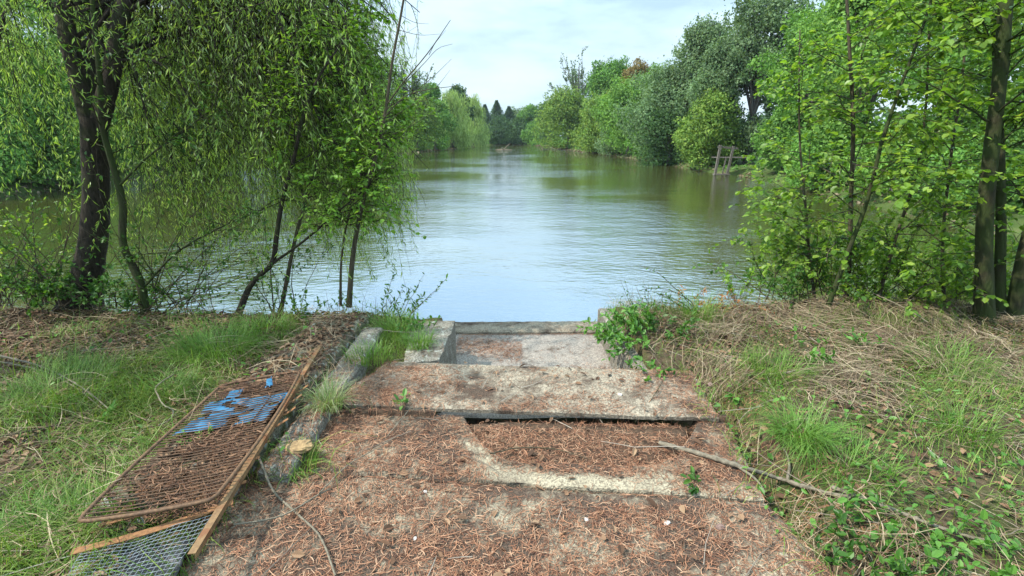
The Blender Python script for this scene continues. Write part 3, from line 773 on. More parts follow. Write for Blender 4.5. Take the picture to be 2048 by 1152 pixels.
# ------------------------------------------------------------------ sticks, stones
def stick(name, pts, r0, r1, mat, label, cat='twig', lift=.015, n=40, side=None, group=None, s=6):
    P = spline(gpl(pts, lift), n); P[:, 2] += .012 * np.abs(fbm(np.arange(n) * .6, np.zeros(n), 1) - .5)
    parts = [(*tubes(P, np.linspace(r0, r1, n) * (1 + .15 * rng.normal(0, 1, n) * (r0 > .006)), s), 0)]
    for (k, dx, dy, dz, L) in side or []:
        Q_ = limbs([P[k]], [(dx, dy, dz)], L, 8, (0, 0, -.3), .12)
        parts.append((*tubes(Q_, np.linspace(r1 * 1.1, r1 * .4, 8)[None], 5), 0))
    return tag(mk(name, parts, [mat], smooth=True), label, cat, group)
stick('fallen_branch', [(1318, 893), (1400, 915), (1480, 940), (1560, 965), (1640, 990), (1700, 1003)], .014, .009, M['bark_pale'], 'thick pale fallen branch lying from the slab into the grass', 'branch', .02, 50, [(20, .3, -.8, .2, .18), (35, .2, .9, .4, .22)])
stick('fallen_branch', [(1660, 985), (1780, 1030), (1900, 1075), (2010, 1105)], .011, .006, M['bark_pale'], 'thinner branch continuing into the grass at bottom right', 'branch', .03)
GT = 'dead stems lying on the ground'
stick('dead_stem', [(520, 925), (545, 985), (590, 1030), (640, 1080), (672, 1160)], .006, .004, M['bark_pale'], 'curved pale stem running from the kerb to the bottom edge', 'stem', .02, group=GT)
stick('dead_stem', [(470, 1062), (560, 1045), (640, 1000), (720, 950), (785, 870), (850, 790)], .004, .002, M['bark_pale'], 'long thin stem slanting across the slabs from lower left', 'stem', .03, group=GT)
stick('dead_stem', [(640, 1000), (700, 940), (760, 905), (800, 880)], .0035, .002, M['bark_pale'], 'short forked stem on the needle covered slab', 'stem', .035, group=GT)
stick('dead_stem', [(0, 728), (60, 742), (120, 765), (190, 810), (225, 840)], .008, .004, M['bark_pale'], 'grey arched stem at left edge above dark shade', 'stem', .07, group=GT)
stick('dead_stem', [(0, 735), (90, 755), (150, 785), (215, 838)], .006, .003, M['bark_pale'], 'second grey stem just below the arched one', 'stem', .05, group=GT)
stick('dead_stem', [(0, 890), (70, 876), (150, 858), (230, 862)], .006, .003, M['bark_twig'], 'dark stem lying in the grass at left edge', 'stem', .05, group=GT)
stick('pale_vine', [(352, 770), (322, 790), (322, 815), (335, 835), (352, 846), (335, 870), (322, 875)], .005, .004, M['bark_pale'], 'pale crooked vine curling beside the grille', 'vine', .08)
stick('dead_stem', [(1290, 690), (1300, 740), (1312, 790), (1270, 850)], .005, .002, M['bark_twig'], 'brown bramble stem hanging over the clean slab', 'stem', .02, group=GT)
stick('dead_stem', [(980, 915), (1040, 902), (1110, 905), (1180, 925)], .004, .002, M['bark_twig'], 'dark twig arched over the bite in broken slab', 'stem', .02, group=GT)
stick('dead_stem', [(1740, 610), (1800, 640), (1850, 672)], .006, .003, M['bark_pale'], 'pale stalk slanting over the straw heap by the trees', 'stem', .12, group=GT)
tag(mk('edging_pipe', [(*tubes(spline([at(330, 642, 4.82), at(450, 640, 4.84), at(540, 636, 4.86), at(640, 630, 4.9)], 30), .022, 8), 0)], [M['pipe']], smooth=True), 'long dark grey pipe along the left bank edge', 'pipe')

def rock(px, py, s, mat, name, label, cat='stone', flat=.6, seed=0, lift=.3):
    bme = np.array([[i, j, k] for i in np.linspace(-1, 1, 7) for j in np.linspace(-1, 1, 7) for k in (-1, 1)])
    nu, nv = 14, 9
    th, ph = np.meshgrid(np.linspace(0, 2 * np.pi, nu, endpoint=False), np.linspace(.05, np.pi - .05, nv))
    D = np.stack([np.sin(ph) * np.cos(th), np.sin(ph) * np.sin(th), np.cos(ph)], -1)
    r = .6 + .8 * fbm(D[..., 0] * 2 + seed * 7, D[..., 1] * 2 + D[..., 2] * 3, .9, 4)
    D = np.sign(D) * np.abs(D) ** .75
    P = D * r[..., None] * s * np.array([1, .7, flat])
    id_ = np.arange(nu * nv).reshape(nv, nu); j = np.roll(np.arange(nu), -1)
    Fq = np.stack([id_[:-1], id_[1:], id_[1:, j], id_[:-1, j]], -1).reshape(-1, 4)
    V = np.r_[P.reshape(-1, 3), [[0, 0, P[0, :, 2].mean()]], [[0, 0, P[-1, :, 2].mean()]]]
    t = len(V) - 2
    caps = np.array([[t, a, b] for a, b in zip(id_[0], id_[0][j])] + [[t + 1, b, a] for a, b in zip(id_[-1], id_[-1][j])])
    o = mk(name, [(V, Fq, 0), (V, caps, 0)], [mat])
    o.location = tuple(gp(px, py) + [0, 0, s * flat * lift]); o.rotation_euler[2] = seed * 1.3
    return tag(o, label, cat)
rock(598, 896, .07, M['ochre_stone'], 'broken_stone', 'flat ochre stone in grass beside the kerb', flat=.28, seed=.2)
rock(1240, 802 - 12, .014, M['pale_stone'], 'pebble', 'white pebble near the right side of clean slab', 'pebble', seed=2)
rock(1334, 1048, .014, M['pale_stone'], 'pebble', 'white pebble on the near slab right of centre', 'pebble', seed=3)
rock(1173, 1040, .011, M['pale_stone'], 'pebble', 'small white pebble on the near slab below the crack', 'pebble', seed=4)
rock(1440, 1056, .020, M['brown_stone'], 'pebble', 'round brown pebble by the edge of near slab', 'pebble', seed=5)
rock(830, 1078, .010, M['pale_stone'], 'pebble', 'tiny pale pebble on the near slab left of centre', 'pebble', seed=6)
rock(850, 985, .012, M['pale_stone'], 'pebble', 'pale chip left of the curved break', 'pebble', seed=7)
rock(1420, 770, .022, M['brown_stone'], 'pebble', 'brownish stone where the clean slab meets the grass', 'pebble', seed=8)

# ------------------------------------------------------------------ small plants
def plant(name, px, py, label, cat, n_st, H, spread, leaf, mat, per=6, up=(0, 0, .2), Y=None, out=.6, shape='o', stem='bark_twig', wd=.6, group=None, bias=(0, 0, 0)):
    p = gp(px, py) if Y is None else at(px, py, Y)
    if n_st <= 5: spread = 0
    root = thing(name, p, label, cat, group)
    a = rng.uniform(0, 2 * np.pi, n_st)
    d0 = np.stack([np.cos(a) * out, np.sin(a) * out, np.ones(n_st)], 1) + np.array(bias)
    base = p + np.stack([np.cos(a), np.sin(a), a * 0], 1) * spread * rng.random((n_st, 1))
    P = limbs(base, d0, H * rng.uniform(.6, 1.1, n_st), 9, up, .12)
    for grp in (range(n_st) if n_st <= 5 else [slice(None)]):
        Pg = P[grp] if isinstance(grp, slice) else P[grp:grp + 1]
        mk('stem', [(*tubes(Pg, np.linspace(1, .35, 9)[None] * np.full((len(Pg), 1), max(.0015, H * .006)), 4), 0)], [M[stem]], root, True)
    pos, T, t = along(P, per, .25)
    m = len(pos); d = nrm(T * .5 + rnd(m) * .8 + [0, 0, .1]); nn = nrm(np.array([0, 0, 1.0]) + rnd(m) * .5)
    L = leaf * rng.uniform(.6, 1.15, m)
    g = ovate(pos, d, nn, L, L * wd) if shape == 'o' else lance(pos, d, nn, L, L * wd)
    mk('foliage', [(*g, 0)], [mat], root)
    return root
plant('bramble_bush', 1262, 678, 'bright green bramble spilling over the channel from right', 'bramble', 40, .30, .18, .055, M['bramble'], 16, (-.3, 0, -.9), bias=(-.5, 0, 0))
plant('bramble_bush', 1330, 672, 'second bramble behind the channel wall on right bank', 'bramble', 16, .30, .18, .05, M['shrub'], 10, (0, 0, -.6))
plant('weed', 1470, 1000, 'low green dock weed growing on the near slab edge', 'weed', 22, .14, .05, .085, M['bramble'], 3, (0, 0, -.6), out=1.5, wd=.3)
plant('weed', 1475, 800, 'single broad pale leaved weed at the slab edge', 'weed', 4, .07, .03, .075, M['bramble'], 2, (0, 0, -.3), out=1.4)
plant('weed', 1290, 742, 'low weed with yellow green leaves at slab far corner', 'weed', 10, .14, .08, .05, M['bramble'], 6, (0, 0, -.7), out=1.2)
plant('weed', 1400, 975, 'tiny dark weed beside the thick fallen branch', 'weed', 6, .08, .04, .04, M['shrub'], 4, (0, 0, -.4), out=1.0)
plant('weed', 835, 660, 'small weed on top of the channel wall', 'weed', 14, .16, .12, .04, M['bramble'], 7, (0, 0, -.4))
plant('weed', 810, 815, 'small green weed on needles left of the dark gap', 'weed', 5, .09, .02, .05, M['bramble'], 3, (0, 0, -.3), out=.8)
plant('fern_sprig', 400, 882, 'tiny green sprig growing through the grille wires', 'sprig', 4, .14, .02, .03, M['tuft'], 12, (0, 0, -.2), out=.8)
plant('weed', 220, 848, 'pale green seedling in the grass left of grille', 'weed', 5, .14, .03, .05, M['bramble'], 5, (0, 0, -.2))
plant('broadleaf_plant', 1850, 1080, 'large leaved bright plant at the bottom right corner', 'plant', 22, .17, .25, .045, M['bramble'], 9, (0, 0, -.5))
plant('broadleaf_plant', 1740, 1120, 'dark leaved plant left of the large leaved bright plant', 'plant', 24, .14, .24, .036, M['shrub'], 10, (0, 0, -.5))
plant('broadleaf_plant', 1740, 700, 'pale leaved plant in the straw of right bank', 'plant', 8, .20, .12, .06, M['bramble'], 5, (0, 0, -.4))
plant('broadleaf_plant', 1600, 720, 'small leafy plant among straw behind the loose tuft', 'plant', 10, .22, .15, .055, M['bramble'], 5, (0, 0, -.3))
plant('nettle', 1475, 605, 'light green leafy seedling standing at the right water edge', 'plant', 9, .55, .10, .075, M['hazel'], 13, (0, 0, .2), out=.5)
plant('nettle', 1290, 640, 'thin wispy weed stems over the water by the channel', 'plant', 12, .40, .18, .025, M['shrub'], 8, (-.2, 0, .2), out=.6)
plant('willow_shoot', 800, 648, 'dark willow shoot leaning over water behind the channel wall', 'shoot', 12, .55, .12, .05, M['shrub'], 16, (.2, .2, -.3), bias=(.3, .1, 0), wd=.4)
plant('willow_shoot', 610, 640, 'dark leafy shoot in front of the bright ripples', 'shoot', 9, .32, .10, .045, M['shrub'], 13, (0, 0, .2))
plant('willow_shoot', 690, 622, 'bright green shoot at the foot of the bare sapling', 'shoot', 8, .30, .12, .045, M['bramble'], 12, (.3, 0, .1))
plant('bramble_bush', 1230, 590, 'arching bramble runner reaching over the water', 'bramble', 5, .75, .10, .03, M['shrub'], 26, (-.8, 0, -.5), Y=4.95, bias=(-1.2, .1, -.1)).location = tuple(gp(1400, 630))
# withered fern
fp = gp(1420, 618); fr = thing('withered_fern', fp, 'withered orange brown fern at the right bank edge', 'fern')
d0 = np.stack([rng.normal(0, 1, 26), rng.normal(0, .4, 26), np.full(26, .5)], 1)
P = limbs(fp + np.stack([rng.uniform(-.35, .35, 26), rng.uniform(-.08, .08, 26), np.zeros(26)], 1), d0, rng.uniform(.15, .35, 26), 8, (0, 0, -1.3), .1)
mk('stem', [(*tubes(P, np.full((26, 8), .0018), 4), 0)], [M['twig']], fr)
pos, T, t = along(P, 26, .1); m = len(pos)
mk('foliage', [(*lance(pos, rnd(m) + T * .4 - [0, 0, .3], rnd(m) + [0, 0, 1], rng.uniform(.03, .07, m), rng.uniform(.008, .02, m)), 0)], [M['fern_dead']], fr)

# ------------------------------------------------------------------ near trees
def stemline(pts, n=28):
    return spline([at(x, y, Yd) for x, y, Yd in pts], n)

def tree(name, label, cat, stems, mat_b, mat_l, branches=None, leaf=dict(), group=None, bare=False, extra=None):
    """stems: list of (points, r0, r1, flare). branches: dict of how side branches leave the stems."""
    base = stems[0][0][0]
    root = thing(name, base, label, cat, group)
    parts = []
    for P, r0, r1, flare in stems:
        K = len(P); t = np.linspace(0, 1, K)
        R = r0 + (r1 - r0) * t + flare * np.exp(-t * 9)
        R = R * (1 + .08 * (fbm(t * 14, t * 0 + len(P), 1, 2) - .5))
        parts.append((*tubes(P, R[None], 10 if r0 > .04 else 6), 0))
    tw = []
    for b in branches or []:
        P = stems[b['stem']][0]; n = b['n']
        pos, T, t = along(P[None], n, b.get('t0', .3), b.get('t1', 1.0))
        d = rnd(n); d[:, 2] = np.abs(d[:, 2]) * b.get('up', .4); d = nrm(d + np.array(b.get('bias', (0, 0, 0))) + T * b.get('follow', .2))
        L = b['L'] * rng.uniform(.5, 1.1, n) * (1 - b.get('taper', .45) * t)
        B1 = limbs(pos, d, L, 10, b.get('grav', (0, 0, -.2)), .10)
        r = b.get('r', .009)
        parts.append((*tubes(B1, np.linspace(1, .3, 10)[None] * (r * (1 - .5 * t))[:, None], 5), 0))
        p2, T2, t2 = along(B1, b.get('m', 5), .2)
        d2 = nrm(T2 * .7 + rnd(len(p2)) * .75 + np.array([0, 0, b.get('up2', .05)]))
        B2 = limbs(p2, d2, b.get('L2', .35) * rng.uniform(.4, 1.1, len(p2)), 7, b.get('grav2', (0, 0, -.3)), .12)
        parts.append((*tubes(B2, np.linspace(1, .4, 7)[None] * np.full((len(p2), 1), r * .3), 3), 0))
        tw.append((B2, b)); tw.append((B1[:, 3:], dict(b, per=b.get('per', 8) // 2)))
    if extra: parts += extra
    mk('trunk', parts, [mat_b], root, True)
    if not bare:
        g = []
        for B2, b in tw:
            pos, T, t = along(B2, max(1, b.get('per', 8)), .1); m = len(pos)
            L = b.get('leaf', .07) * rng.uniform(.35, 1.2, m)
            side = nrm(np.cross(T, [0, 0, 1.0]) + 1e-4) * np.sign(rng.normal(0, 1, m))[:, None]
            d = nrm(T * .5 + side * .8 + rnd(m) * .4 + [0, 0, -b.get('droop', .25)])
            nn = nrm(np.array([0, 0, 1.0]) + rnd(m) * b.get('flat', .45))
            if b.get('shape') == 'lance': g.append((*lance(pos, d, nn, L, L * b.get('wd', .16), .04), 0))
            else: g.append((*ovate(pos + nn * .002, d, nn, L, L * b.get('wd', .8), .25, .12), 0))
        mk('crown', g, [mat_l], root)
    return root

# --- big willow on the left
W0 = stemline([(160, 625, 4.95), (172, 560, 4.97), (188, 470, 5.0), (192, 380, 5.0), (190, 300, 5.0), (186, 235, 5.0)], 26)
Wl = stemline([(186, 262, 5.0), (160, 165, 5.05), (135, 70, 5.1), (118, -60, 5.3), (60, -220, 5.6)], 22)
Wr = stemline([(192, 270, 5.0), (222, 150, 5.1), (243, 30, 5.25), (275, -110, 5.6), (380, -260, 6.2)], 22)
Wm = stemline([(190, 262, 5.0), (186, 130, 5.2), (190, 0, 5.6), (210, -150, 6.2)], 18)
wl_stems = [(W0, .12, .105, .11), (Wl, .085, .05, 0), (Wr, .085, .045, 0), (Wm, .045, .03, 0)]
wroot = thing('willow_tree', W0[0], 'big dark trunked weeping willow at the left bank edge', 'tree')
parts = []
for P, r0, r1, fl in wl_stems:
    t = np.linspace(0, 1, len(P)); R = r0 + (r1 - r0) * t + fl * np.exp(-t * 7)
    R = R * (1 + .12 * (fbm(t * 12, t * 0 + r0 * 50, 1, 2) - .5))
    parts.append((*tubes(P, R[None], 14), 0))
# limbs arching out over the water and bank
tips = []
rr = np.random.default_rng(5)
for k in range(84):
    st = [Wl, Wr, Wr, Wm][k % 4]; p = st[rr.integers(5, len(st) - 1)]
    tx = rr.uniform(-7.0, -1.45); tY = rr.uniform(4.3, 9.0)
    tz = rr.uniform(1.9, 4.8) - max(0, tx + 2.8) * .3
    if k % 5 > 1: tx = rr.uniform(-3.9, -1.35); tY = rr.uniform(5.0, 8.0); tz = rr.uniform(1.5, 4.4)
    if k >= 60: tx = rr.uniform(-2.6, -1.3); tY = rr.uniform(5.4, 7.4); tz = rr.uniform(1.2, 3.2)
    e = np.array([tx, tY, tz]); L = np.linalg.norm(e - p)
    mid = (p + e) / 2 + [0, 0, .28 * L]
    tips.append(spline([p, mid, e], 14))
tips = np.array(tips)
parts.append((*tubes(tips, np.linspace(.022, .006, 14)[None].repeat(len(tips), 0), 6), 0))
p2, T2, t2 = along(tips, 10, .25)
B2 = limbs(p2, nrm(T2 * .5 + rnd(len(p2)) * .8 + [0, 0, -.1]), rng.uniform(.4, 1.1, len(p2)), 8, (0, 0, -.8), .12)
parts.append((*tubes(B2, np.linspace(.006, .002, 8)[None].repeat(len(B2), 0), 4), 0))
p3, T3, t3 = along(B2, 6, .2)
n3 = len(p3)
Ls = rng.uniform(.5, 1.7, n3) * np.clip((p3[:, 2] + .3) / 1.8, .3, 1.6)
B3 = limbs(p3, nrm(T3 * .5 + rnd(n3) * .6), Ls, 9, (.25, 0, -2.1), .10)
ok = (B3[:, -1, 0] < -1.15 - .12 * (B3[:, -1, 1] - 6)) & (B3[:, -1, 2] > .0) & (B3[:, :, 1].min(1) > 3.6)
B3 = B3[ok]
B3 = B3[rng.random(len(B3)) < np.where(B3[:, -1, 0] > -2.6, .95, .80)]
parts.append((*tubes(B3, np.linspace(.0022, .001, 9)[None].repeat(len(B3), 0), 3), 0))
mk('trunk', parts, [M['bark_dark']], wroot, True)
pos, T, t = along(B3, 24, .03); m = len(pos)
d = nrm(T * .8 + rnd(m) * .65 + [0, 0, -.15]); L = rng.uniform(.04, .085, m)
pos2, T2_, t_ = along(B2, 14, .1); m2 = len(pos2); L2 = rng.uniform(.04, .075, m2)
mk('crown', [(*lance(pos, d, rnd(m) + [0, 0, .6], L, L * rng.uniform(.14, .2, m), .05), 0), (*lance(pos2, nrm(T2_ + rnd(m2)), rnd(m2) + [0, 0, .6], L2, L2 * .17, .05), 0)], [M['willow']], wroot)
print('willow leaves', m + m2)

# --- slender crooked tree
c1 = stemline([(292, 634, 4.7), (281, 567, 4.72), (246, 487, 4.75), (246, 412, 4.78), (223, 321, 4.8), (203, 246, 4.8), (200, 160, 4.82), (189, 57, 4.9), (180, -60, 5.0)], 34)
c2 = stemline([(286, 577, 4.72), (355, 504, 4.7), (458, 447, 4.75), (585, 395, 4.9)], 18)
c3 = stemline([(240, 370, 4.78), (300, 310, 4.85), (367, 263, 5.0), (420, 220, 5.1)], 16)
tree('crooked_tree', 'slender crooked mossy tree beside the big willow trunk', 'tree', [(c1, .038, .016, .008), (c2, .012, .005, 0), (c3, .012, .005, 0)], M['bark_moss'], M['shrub'],
     [dict(stem=0, n=10, t0=.5, L=1.0, per=6, leaf=.05, m=5), dict(stem=1, n=14, t0=.1, L=.6, per=7, leaf=.045, m=5, wd=.6), dict(stem=2, n=8, L=.6, per=7, leaf=.05, m=5)])
# --- forked sapling
s1 = stemline([(476, 630, 4.75), (505, 565, 4.78), (545, 525, 4.8), (552, 480, 4.8), (565, 400, 4.85), (590, 310, 4.9), (605, 235, 4.95), (640, 150, 5.0), (692, 75, 5.1)], 30)
s2 = stemline([(543, 528, 4.8), (600, 488, 4.75), (680, 420, 4.75), (765, 350, 4.85)], 18)
tree('forked_sapling', 'thin dark sapling forked low, between the crooked tree and bare sapling', 'tree', [(s1, .03, .008, .008), (s2, .015, .005, 0)], M['bark_dark'], M['alder'],
     [dict(stem=0, n=26, t0=.55, L=.75, per=8, leaf=.048, m=6, up=.7, wd=.75), dict(stem=1, n=14, t0=.4, L=.5, per=8, leaf=.042, m=5, wd=.7)])
# --- bare sapling with a leafy side stem
b1 = stemline([(698, 614, 4.75), (705, 520, 4.78), (722, 420, 4.8), (750, 320, 4.85), (772, 215, 4.9), (785, 120, 4.95), (800, 40, 5.0), (814, -40, 5.05)], 32)
def bt(pts): return stemline(pts, 12)
ex = []
for pts, r in ([(772, 212, 4.9), (806, 166, 4.88), (858, 103, 4.86), (901, 40, 4.85)], .008), ([(764, 240, 4.88), (812, 192, 4.85), (864, 178, 4.8), (915, 172, 4.78)], .006), \
              ([(806, 170, 4.88), (850, 125, 4.9), (880, 95, 4.95), (905, 88, 4.95)], .004), ([(858, 110, 4.86), (868, 90, 4.9), (892, 60, 4.9)], .003), ([(797, 60, 4.98), (840, 70, 4.95), (880, 68, 4.9)], .003), \
              ([(800, 30, 5), (830, 45, 5.05), (858, 48, 5.1)], .003), ([(835, 180, 4.83), (870, 150, 4.85), (903, 118, 4.9)], .0035), ([(870, 178, 4.8), (885, 160, 4.8), (900, 140, 4.8)], .0025), \
              ([(760, 262, 4.87), (800, 225, 4.9), (850, 200, 4.95), (893, 195, 5.0)], .004), ([(757, 280, 4.86), (800, 262, 4.8), (850, 235, 4.75), (890, 205, 4.7)], .003), ([(730, 390, 4.8), (780, 300, 4.7), (830, 240, 4.65)], .004):
    ex.append((*tubes(bt(pts), np.linspace(r, r * .35, 12)[None], 5), 0))
tree('bare_sapling', 'tall bare leafless sapling with twigs against the sky', 'tree', [(b1, .026, .009, .006)], M['bark_twig'], None, bare=True, extra=ex)
b2 = stemline([(681, 612, 4.85), (683, 520, 4.9), (700, 420, 4.95), (722, 350, 5.0), (760, 270, 5.1), (775, 215, 5.15)], 24)
tree('alder_sapling', 'thin sapling with bright yellow green round leaves behind the bare sapling', 'tree', [(b2, .013, .005, .003)], M['bark_twig'], M['alder'],
     [dict(stem=0, n=50, t0=.4, L=.62, per=9, leaf=.05, m=7, up=.5, bias=(.15, .2, 0), wd=.85)])
a3 = stemline([(560, 632, 5.2), (590, 480, 5.3), (640, 300, 5.5), (680, 120, 5.7), (700, -40, 5.9)], 26)
tree('alder_sapling', 'leafy alder with sunlit bright leaves high against the sky edge', 'tree', [(a3, .022, .008, .004)], M['bark_twig'], M['alder'],
     [dict(stem=0, n=60, t0=.35, L=.85, per=9, leaf=.055, m=7, up=.6, bias=(.15, 0, 0), wd=.85)])

# --- shrubs with many arching stems on the left bank
def shrub(px, py, Yd, n, L, bias, label, leaf=.04, per=7, mat='shrub', grav=(0, 0, -.35), spread=.15, r=.006, group=None, m=5, name='shrub'):
    b = at(px, py, Yd); root = thing(name, b, label, 'shrub', group)
    d = rnd(n); d[:, 2] = np.abs(d[:, 2]) + .5; d = nrm(d + np.array(bias))
    P = limbs(b + np.stack([rng.normal(0, spread, n), rng.normal(0, spread * .6, n), np.zeros(n)], 1), d, L * rng.uniform(.55, 1.1, n), 14, grav, .07)
    p2, T2, t2 = along(P, m, .2)
    B2 = limbs(p2, nrm(T2 * .8 + rnd(len(p2)) * .7), L * .25 * rng.uniform(.4, 1.2, len(p2)), 7, (0, 0, -.2), .12)
    mk('stem', [(*tubes(P, np.linspace(1, .25, 14)[None] * rng.uniform(.6, 1.2, (n, 1)) * r, 5), 0), (*tubes(B2, np.linspace(1, .5, 7)[None] * np.full((len(B2), 1), r * .28), 3), 0)], [M['bark_twig']], root, True)
    pos, T, t = along(B2, per, .1); k = len(pos); Lf = leaf * rng.uniform(.5, 1.2, k)
    mk('foliage', [(*ovate(pos, nrm(T * .5 + rnd(k) * .7), nrm(rnd(k) * .6 + [0, 0, 1]), Lf, Lf * .65), 0)], [M[mat]], root)
    return root
shrub(300, 628, 4.85, 22, 1.9, (.75, .1, 0), 'arching many stemmed shrub between the crooked tree and forked sapling', grav=(.2, 0, -.5), per=6)
shrub(385, 634, 5.0, 12, 1.4, (.2, .1, .4), 'upright twiggy shrub behind the arching shrub', per=7)
shrub(140, 600, 4.8, 14, 1.5, (-.2, 0, .3), 'twiggy shrub just left of the willow trunk', per=7)
shrub(45, 598, 4.7, 14, 1.3, (-.1, 0, .3), 'sparse twiggy shrub near the left picture edge', per=5)
shrub(-30, 605, 4.8, 12, 1.6, (.1, 0, .4), 'leafy shrub cut by the left picture edge', per=9)
shrub(560, 636, 5.1, 10, 1.3, (.1, .1, .5), 'thin stemmed shrub behind the forked sapling', per=6)
shrub(90, 612, 4.5, 18, .45, (0, 0, 0), 'low dark leafy shrub at the willow foot', per=10, leaf=.05)
shrub(240, 618, 4.75, 16, .5, (0, 0, 0), 'low leafy shrub in front of the willow trunk', per=8, leaf=.045)
shrub(30, 400, 6.0, 0 + 16, 1.6, (0, 0, .5), 'tall bright leaved shrub rising behind the left edge shrubs', per=12, leaf=.05, mat='hazel').location = tuple(at(30, 620, 5.1))

# --- right bank: hazels and twin trunks
HZ = 'hazel saplings on the right bank'
t1 = stemline([(1968, 648, 4.15), (1968, 560, 4.15), (1970, 430, 4.17), (1985, 280, 4.2), (2000, 150, 4.25), (2012, 0, 4.3), (2020, -120, 4.4)], 34)
br = dict(up=.3, leaf=.064, wd=.8, per=9, m=6, L2=.36, flat=.5, droop=.3)
tree('hazel_tree', 'stout mossy trunk, thickest and tallest of the right bank trees', 'tree', [(t1, .062, .042, .025)], M['bark_moss'], M['hazel'],
     [dict(br, stem=0, n=15, t0=.45, L=1.5, r=.012, bias=(-.5, .15, .1)), dict(br, stem=0, n=5, t0=.15, t1=.5, L=.8, r=.006, bias=(-.3, .1, 0))], group=HZ)
t2_ = stemline([(1998, 646, 4.25), (2000, 540, 4.27), (2002, 430, 4.3), (2000, 330, 4.35), (1996, 200, 4.5), (1990, 20, 4.7)], 28)
tree('hazel_tree', 'second mossy trunk close behind the stout trunk', 'tree', [(t2_, .042, .026, .013)], M['bark_moss'], M['hazel'],
     [dict(br, stem=0, n=17, t0=.35, L=1.3, r=.011, bias=(-.1, .2, .1))], group=HZ)
t3_ = stemline([(2024, 648, 4.2), (2046, 520, 4.2), (2080, 380, 4.25), (2120, 200, 4.3), (2150, -20, 4.5)], 28)
tree('hazel_tree', 'dark trunk leaning out of the right picture edge', 'tree', [(t3_, .052, .036, .018)], M['bark_moss'], M['hazel'],
     [dict(br, stem=0, n=17, t0=.3, L=1.2, r=.011, bias=(-.4, 0, 0))], group=HZ)
t4 = stemline([(1690, 612, 4.95), (1698, 520, 4.95), (1702, 400, 4.97), (1706, 250, 5.0), (1698, 80, 5.1), (1690, -60, 5.2)], 28)
tree('hazel_tree', 'straight slim hazel stem left of the leaning stem', 'tree', [(t4, .024, .012, .006)], M['bark_twig'], M['hazel'],
     [dict(br, stem=0, n=33, t0=.18, L=1.15, r=.008, bias=(-.15, -.1, 0), taper=.2), ], group=HZ)
t5 = stemline([(1655, 616, 4.5), (1690, 520, 4.5), (1735, 400, 4.5), (1765, 280, 4.52), (1795, 190, 4.55), (1850, 40, 4.65), (1880, -60, 4.7)], 28)
tree('hazel_tree', 'bare based hazel stem leaning to the right', 'tree', [(t5, .021, .009, .004)], M['bark_moss'], M['hazel'],
     [dict(br, stem=0, n=29, t0=.25, L=1.0, r=.007, bias=(-.1, -.1, 0), taper=.2)], group=HZ)
t6 = stemline([(1752, 612, 4.7), (1790, 480, 4.75), (1832, 350, 4.8), (1850, 230, 4.9), (1858, 60, 5.1)], 26)
tree('hazel_tree', 'thin hazel stem between the leaning stem and stout trunk', 'tree', [(t6, .017, .008, .004)], M['bark_twig'], M['hazel'],
     [dict(br, stem=0, n=30, t0=.1, L=.95, r=.007, taper=.2)], group=HZ)
t7 = stemline([(1630, 608, 5.05), (1618, 500, 5.1), (1610, 400, 5.2), (1600, 290, 5.3), (1598, 180, 5.4), (1600, 60, 5.6)], 26)
tree('hazel_tree', 'leftmost hazel whose sprays of leaves reach over the water', 'tree', [(t7, .015, .006, .004)], M['bark_twig'], M['hazel'],
     [dict(br, stem=0, n=19, t0=.15, t1=.8, L=.85, r=.007, bias=(-.4, -.2, -.05), taper=.35), dict(br, stem=0, n=7, t0=.5, L=.7, r=.006)], group=HZ)
t8 = stemline([(1890, 640, 4.6), (1885, 500, 4.7), (1900, 330, 4.9), (1925, 150, 5.1), (1940, -40, 5.3)], 26)
tree('hazel_tree', 'slim leafy hazel stem just left of the stout trunk', 'tree', [(t8, .016, .008, .004)], M['bark_twig'], M['hazel'],
     [dict(br, stem=0, n=33, t0=.1, L=1.0, r=.007, taper=.2)], group=HZ)
shrub(1830, 628, 4.9, 24, 1.15, (0, .1, .2), 'dark twiggy shrub between the hazel stems', leaf=.06, per=9, m=7, mat='hazel')
shrub(1700, 615, 5.0, 32, 1.30, (-.1, .1, .2), 'leafy shrub at the foot of the straight slim hazel', leaf=.06, per=9, m=7, mat='hazel')
shrub(1930, 632, 4.95, 20, 1.0, (0, 0, .2), 'dark shrub behind the stout trunk at the water edge', leaf=.06, per=9, m=7, mat='hazel')
shrub(1590, 612, 5.05, 28, 0.98, (-.2, 0, .2), 'low leafy shrub under the leftmost hazel', leaf=.05, per=8, m=5)
shrub(2070, 632, 5.0, 20, 1.4, (-.1, 0, .2), 'leafy shrub behind the trunk leaning out of frame', leaf=.06, per=9, m=7, mat='hazel')

t9 = spline([(-5.0, 3.0, -.1), (-5.05, 3.05, 1.6), (-4.9, 3.1, 3.2), (-4.8, 3.1, 5.2)], 26)
tree('hazel_tree', 'leafy tree at the left edge whose sprays hang into the top left corner', 'tree', [(t9, .09, .04, .03)], M['bark_dark'], M['hazel'],
     [dict(br, stem=0, n=80, t0=.34, L=2.0, r=.013, taper=.2)])
